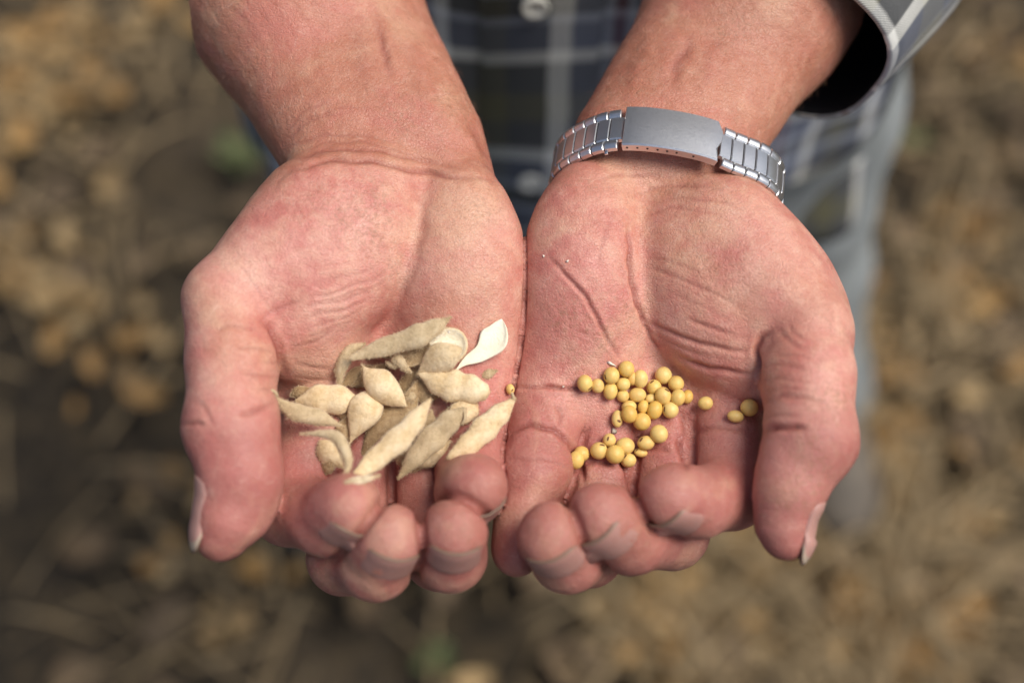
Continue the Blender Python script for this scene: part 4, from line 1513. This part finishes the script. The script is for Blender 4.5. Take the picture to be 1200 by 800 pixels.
# jeans
def leg_rings(top, knee, foot, r0, r1, r2):
    rings = []
    K = 40
    a = np.arange(K) / K * 2 * math.pi
    for f in np.linspace(0, 1, 40):
        c = top * (1 - f) * (1 - 2 * f) + 4 * knee * f * (1 - f) + foot * f * (2 * f - 1)
        r = np.interp(f, [0, 0.5, 1.0], [r0, r1, r2])
        w = 1 + 0.03 * np.sin(3 * a + 22 * f) + 0.02 * np.sin(5 * a - 40 * f) + (0.06 * np.sin(60 * f) * np.clip(f - 0.8, 0, 1) * 4)
        rings.append(np.stack([c[0] + r * w * np.cos(a), c[1] + r * 1.05 * w * np.sin(a), np.full(K, c[2])], 1))
    return rings


Lv, Lf = loft(leg_rings(np.array([TX + 0.085, TY + 0.01, 0.86]), np.array([TX + 0.165, TY + 0.08, 0.46]), np.array([0.335, 0.80, 0.04]), 0.122, 0.108, 0.082))
Rv, Rf = loft(leg_rings(np.array([TX - 0.085, TY + 0.01, 0.86]), np.array([TX - 0.14, TY + 0.08, 0.46]), np.array([-0.215, 0.80, 0.05]), 0.108, 0.083, 0.058))
K = 60; a = np.arange(K) / K * 2 * math.pi
wr = [np.stack([TX + np.interp(h, [0.70, 0.80, 0.98], [0.10, 0.180, 0.165]) * np.cos(a), TY + 0.01 + np.interp(h, [0.70, 0.80, 0.98], [0.07, 0.108, 0.10]) * np.sin(a), np.full(K, h)], 1) for h in np.linspace(0.70, 0.98, 10)]
Wv, Wf = loft(wr)
obj('jeans', np.concatenate([Lv, Rv, Wv]), np.concatenate([Lf, Rf + len(Lv), Wf + len(Lv) + len(Rv)]), DENIM, person)


def boot(x, y, turn):
    """a work boot on the ground, toe towards the camera"""
    rings = []; K = 28
    a = np.arange(K) / K * 2 * math.pi
    for f in np.linspace(0, 1, 16):                     # heel -> toe
        yy = 0.075 - 0.285 * f
        hw = np.interp(f, [0, 0.08, 0.3, 0.65, 0.88, 0.97, 1], [0.012, 0.033, 0.037, 0.049, 0.042, 0.025, 0.005])
        hh = np.interp(f, [0, 0.1, 0.35, 0.55, 0.8, 0.95, 1], [0.06, 0.105, 0.10, 0.075, 0.055, 0.04, 0.025])
        rings.append(np.stack([hw * np.cos(a), np.full(K, yy), 0.024 + hh * 0.5 + hh * 0.5 * np.sin(a)], 1))
    v, f = loft(rings)
    shaft = []
    for h, r in ((0.09, 0.044), (0.13, 0.046), (0.17, 0.050)):
        shaft.append(np.stack([r * np.cos(a), 0.03 + r * 1.15 * np.sin(a), np.full(K, h)], 1))
    v2, f2 = loft(shaft)
    sole = []
    yy = np.linspace(0.08, -0.215, 16)
    out = []
    for f_, y_ in zip(np.linspace(0, 1, 16), yy):
        out.append((np.interp(f_, [0, 0.06, 0.3, 0.65, 0.9, 1], [0.015, 0.036, 0.036, 0.052, 0.042, 0.008]), y_))
    poly = [(w, y_) for w, y_ in out] + [(-w, y_) for w, y_ in reversed(out)]
    n = len(poly)
    sv_ = [(px_, py_, 0.0) for px_, py_ in poly] + [(px_, py_, 0.026) for px_, py_ in poly]
    sf_ = [tuple(range(n - 1, -1, -1)), tuple(range(n, 2 * n))] + [(i, (i + 1) % n, n + (i + 1) % n, n + i) for i in range(n)]
    c, s = math.cos(turn), math.sin(turn)
    M = np.array([[c, -s, 0], [s, c, 0], [0, 0, 1]])
    o3 = np.array([x, y, 0.0])
    b = obj('boot', np.concatenate([v, v2]) @ M.T + o3, np.concatenate([f, f2 + len(v)]), BOOT, person)
    obj('sole', np.array(sv_) @ M.T + o3, sf_, SOLE, b, smooth=False)


boot(0.335, 0.795, 0.2)
boot(-0.215, 0.795, -0.1)
tag(person, 'person in a plaid shirt and grey jeans holding out two cupped hands', 'person')

# ------------------------------------------------------------------ the field: soil, litter, stalks
def ground_pt(x, y):
    d = RC @ np.array([(x - 600) / F, (400 - y) / F, -1.0])
    t = -CAM_H / d[2]
    return np.array([d[0] * t, d[1] * t, 0.0])


tg_ = NT('soil')
co = tg_.coord('Object')
g1 = tg_.noise(co, 5.5, 5, 0.6); g2 = tg_.noise(co, 28, 6, 0.65); g3 = tg_.noise(co, 150, 5, 0.7)
soil = tg_.ramp(g1, [(0.32, (0.030, 0.027, 0.022)), (0.5, (0.078, 0.062, 0.044)), (0.66, (0.15, 0.115, 0.075))])
soil = tg_.mix(tg_.ramp(g2, [(0.45, 0.0), (0.68, 0.8)]), soil, (0.17, 0.125, 0.07))
soil = tg_.mix(tg_.ramp(g2, [(0.25, 0.8), (0.42, 0.0)]), soil, (0.022, 0.018, 0.014))
soil = tg_.mix(tg_.ramp(g3, [(0.55, 0.0), (0.75, 0.6)]), soil, (0.24, 0.20, 0.14))
tg_.fin(Base_Color=soil, Roughness=0.95, Specular_IOR_Level=0.15, Normal=tg_.bump(g3, 0.8, 0.02, tg_.bump(g2, 0.8, 0.05)))
SOIL = tg_.m
n = 121
lin = np.concatenate([[-400, -60, -12, -4], np.linspace(-1.6, 1.6, n - 8), [4, 12, 60, 400]])
gx_, gy_ = np.meshgrid(lin, lin + 0.7)
r2 = np.random.default_rng(5)
gz = np.zeros_like(gx_)
for _ in range(14):
    w = r2.normal(size=2) * r2.uniform(6, 45); gz += np.sin(gx_ * w[0] + gy_ * w[1] + r2.uniform(0, 6)) * 0.10 / (np.hypot(*w) + 8)
near = (np.abs(gx_) < 2) & (np.abs(gy_ - 0.7) < 2)
gz = np.where(near, gz - 0.012, -0.02)
gv = np.stack([gx_, gy_, gz], -1).reshape(-1, 3)
gf = np.array([(j * n + i, j * n + i + 1, (j + 1) * n + i + 1, (j + 1) * n + i) for j in range(n - 1) for i in range(n - 1)])
g_ = obj('ground', gv, gf, SOIL)
g_['kind'] = 'structure'


def leaf_material(name, stops):
    t = NT(name)
    co = t.coord('Object')
    n1 = t.noise(co, 25, 4); n2 = t.noise(co, 140, 4)
    col = t.ramp(n1, stops)
    col = t.mix(t.ramp(n2, [(0.5, 0.0), (0.7, 0.6)]), col, (0.10, 0.06, 0.03))
    t.fin(Base_Color=col, Roughness=0.8, Normal=t.bump(n2, 0.4, 0.003))
    return t.m


LEAF = leaf_material('dry_leaf', [(0.3, (0.24, 0.15, 0.065)), (0.5, (0.36, 0.25, 0.115)), (0.7, (0.44, 0.33, 0.18))])
LEAF_ORANGE = leaf_material('dry_leaf_orange', [(0.3, (0.30, 0.165, 0.055)), (0.7, (0.40, 0.25, 0.09))])
LEAF_BROWN = leaf_material('dry_leaf_brown', [(0.3, (0.10, 0.07, 0.038)), (0.7, (0.17, 0.12, 0.07))])
STRAW = leaf_material('straw', [(0.3, (0.24, 0.17, 0.085)), (0.7, (0.36, 0.27, 0.15))])
GREEN = leaf_material('weed_green', [(0.3, (0.06, 0.085, 0.03)), (0.7, (0.11, 0.13, 0.05))])


def leaf_mesh(c, L, wd_, yaw, pitch, curl, r):
    """one curled dry leaf: 5 x 3 grid"""
    vs = []
    for i in range(6):
        t = i / 5
        w = wd_ * math.sin(math.pi * (0.06 + 0.9 * t)) ** 0.7
        for k in (-1, -0.5, 0, 0.5, 1):
            x = (t - 0.5) * L; y = k * w
            z = curl * L * (abs(k) ** 2 * 0.6 + (2 * t - 1) ** 2 * 0.5) + 0.10 * L * math.sin(5 * t + 3 * k + r)
            vs.append((x, y, z))
    v = np.array(vs)
    cy, sy, cp, sp = math.cos(yaw), math.sin(yaw), math.cos(pitch), math.sin(pitch)
    v = v @ np.array([[cp, 0, -sp], [0, 1, 0], [sp, 0, cp]])
    v = v @ np.array([[cy, sy, 0], [-sy, cy, 0], [0, 0, 1]])
    v[:, 2] -= v[:, 2].min()
    f = np.array([(i * 5 + k, i * 5 + k + 1, (i + 1) * 5 + k + 1, (i + 1) * 5 + k) for i in range(5) for k in range(4)])
    return v + c, f


def litter(name, mat, count, sampler, Lr, kind='leaf', seed=1):
    r = np.random.default_rng(seed)
    vs = []; fs = []; k = 0
    for _ in range(count):
        p = sampler(r)
        L = r.uniform(*Lr)
        if kind == 'leaf':
            v, f = leaf_mesh(np.array([p[0], p[1], r.uniform(-0.006, 0.025)]), L, L * r.uniform(0.25, 0.42), r.uniform(0, 6.28), r.uniform(-0.5, 0.5), r.uniform(0.0, 0.45), r.uniform(0, 6))
        else:
            yaw = r.uniform(0, 6.28); el = r.uniform(-0.15, 0.4)
            d = np.array([math.cos(yaw) * math.cos(el), math.sin(yaw) * math.cos(el), math.sin(el)])
            a0 = np.array([p[0], p[1], r.uniform(0, 0.03)])
            pts = [a0, a0 + d * L * 0.5 + np.array([0, 0, r.uniform(-0.01, 0.03)]), a0 + d * L]
            v, f = tube(smooth_path(pts, 5), np.full(5, r.uniform(0.0010, 0.0034)), 4)
            f = [q if len(q) == 4 else (q[0], q[1], q[2], q[2]) for q in f]
            f = np.array([q for q in f if q[2] != q[3]])
        vs.append(v); fs.append(np.asarray(f) + k); k += len(v)
    o = obj(name, np.concatenate(vs), np.concatenate(fs), mat)
    o['kind'] = 'stuff'
    return o


def blob(px_, py_, s):
    g = ground_pt(px_, py_)
    return lambda r: g[:2] + r.normal(0, s, 2)


def mixed(centres):
    pts = [(ground_pt(x, y), s, w) for x, y, s, w in centres]
    ws = np.array([w for _, _, w in pts], float); ws /= ws.sum()

    def f(r):
        g, s, _ = pts[r.choice(len(pts), p=ws)]
        return g[:2] + r.normal(0, s, 2)
    return f


wide = lambda r: np.array([r.uniform(-1.1, 1.1), r.uniform(0.05, 1.6)])
TANS = [(70, 80, .05, 5), (200, 30, .05, 3), (60, 130, .04, 3), (20, 330, .05, 4), (75, 350, .025, 2), (10, 180, .05, 3), (860, 650, .06, 5), (930, 640, .05, 5), (1000, 660, .07, 6),
        (960, 720, .07, 6), (860, 730, .05, 4), (770, 720, .04, 4), (1060, 560, .06, 3), (1090, 380, .06, 4), (1150, 300, .05, 3), (1130, 480, .07, 3), (300, 690, .06, 2), (260, 600, .04, 1),
        (140, 430, .04, 1), (1180, 90, .05, 2), (1120, 200, .08, 1)]
BROWNS = [(1150, 100, .12, 3), (1150, 250, .10, 3), (1000, 760, .10, 3), (100, 250, .12, 2), (300, 760, .10, 1), (700, 760, .08, 1), (100, 650, .10, 1), (1150, 650, .12, 3)]
litter('leaf_litter', LEAF, 230, mixed(TANS), (0.015, 0.05), seed=2)
litter('leaf_litter', LEAF_ORANGE, 150, mixed(TANS), (0.02, 0.055), seed=3)
litter('leaf_litter', LEAF_ORANGE, 110, mixed([(960, 690, .08, 5), (1010, 720, .08, 4), (870, 740, .05, 3), (770, 730, .03, 2), (940, 640, .05, 3)]), (0.02, 0.06), seed=12)
litter('leaf_litter', LEAF_BROWN, 150, mixed(BROWNS + [(600, 400, .5, 8)]), (0.035, 0.085), seed=4)
litter('leaf_litter', LEAF, 40, wide, (0.02, 0.05), seed=5)
litter('straw_litter', STRAW, 1000, mixed([(970, 690, .13, 9), (1080, 430, .14, 6), (820, 660, .09, 4), (600, 400, .5, 1), (300, 700, .08, 1), (80, 100, .10, 2), (60, 340, .10, 1), (1150, 200, .14, 3), (1000, 760, .12, 5)]), (0.05, 0.20), 'straw', 6)


def stalk(pts, r0, label):
    g = [ground_pt(x, y) + np.array([0, 0, z]) for x, y, z in pts]
    v, f = tube(smooth_path(g, 12), np.linspace(r0, r0 * 0.6, 12), 8)
    return tag(obj('dry_stalk', v, f, STRAW, None, origin=g[0]), label, 'dry stalk', 'dry stalks lying on the field')


stalk([(1055, 320, 0.012), (1090, 360, 0.02), (1140, 420, 0.02)], 0.010, 'thick tan stalk lying on the ground right of the grey jeans')
stalk([(825, 560, 0.03), (850, 600, 0.02), (895, 665, 0.01)], 0.011, 'pale stalk on the ground below the bean holding fingers')
stalk([(1050, 500, 0.01), (1110, 470, 0.05), (1170, 480, 0.01)], 0.004, 'thin bent straw stalk on the ground at the far right')
stalk([(960, 640, 0.01), (1010, 650, 0.06), (1040, 720, 0.01)], 0.004, 'thin arched straw stalk below the pointed thumb nail')


def weed(x, y, n, size, label):
    g = ground_pt(x, y)
    root = empty('weed_sprig', g)
    tag(root, label, 'weed', 'green weeds in the field')
    r = np.random.default_rng(int(x))
    v, f = tube([g, g + np.array([0.002, 0.0, size * 0.6]), g + np.array([0.005, 0.003, size])], [0.0016, 0.0013, 0.001], 6)
    obj('stem', v, f, GREEN, root)
    for k in range(n):
        yaw = k * 2.4
        c = g + np.array([math.cos(yaw) * size * 0.6, math.sin(yaw) * size * 0.6, size * r.uniform(0.3, 1.0)])
        v, f = leaf_mesh(c, size * 1.1, size * 0.35, yaw, -0.3, 0.2, r.uniform(0, 6))
        obj('leaf', v, f, GREEN, root)


weed(512, 780, 7, 0.022, 'small green weed at the bottom edge below the fingers')
weed(520, 690, 6, 0.020, 'small green weed right under the ring finger tip')
weed(285, 195, 7, 0.030, 'olive green weed beside the pod holding wrist')
weed(1070, 175, 5, 0.022, 'faint green weed right of the plaid shirt')
print('all', time.time() - _t0)
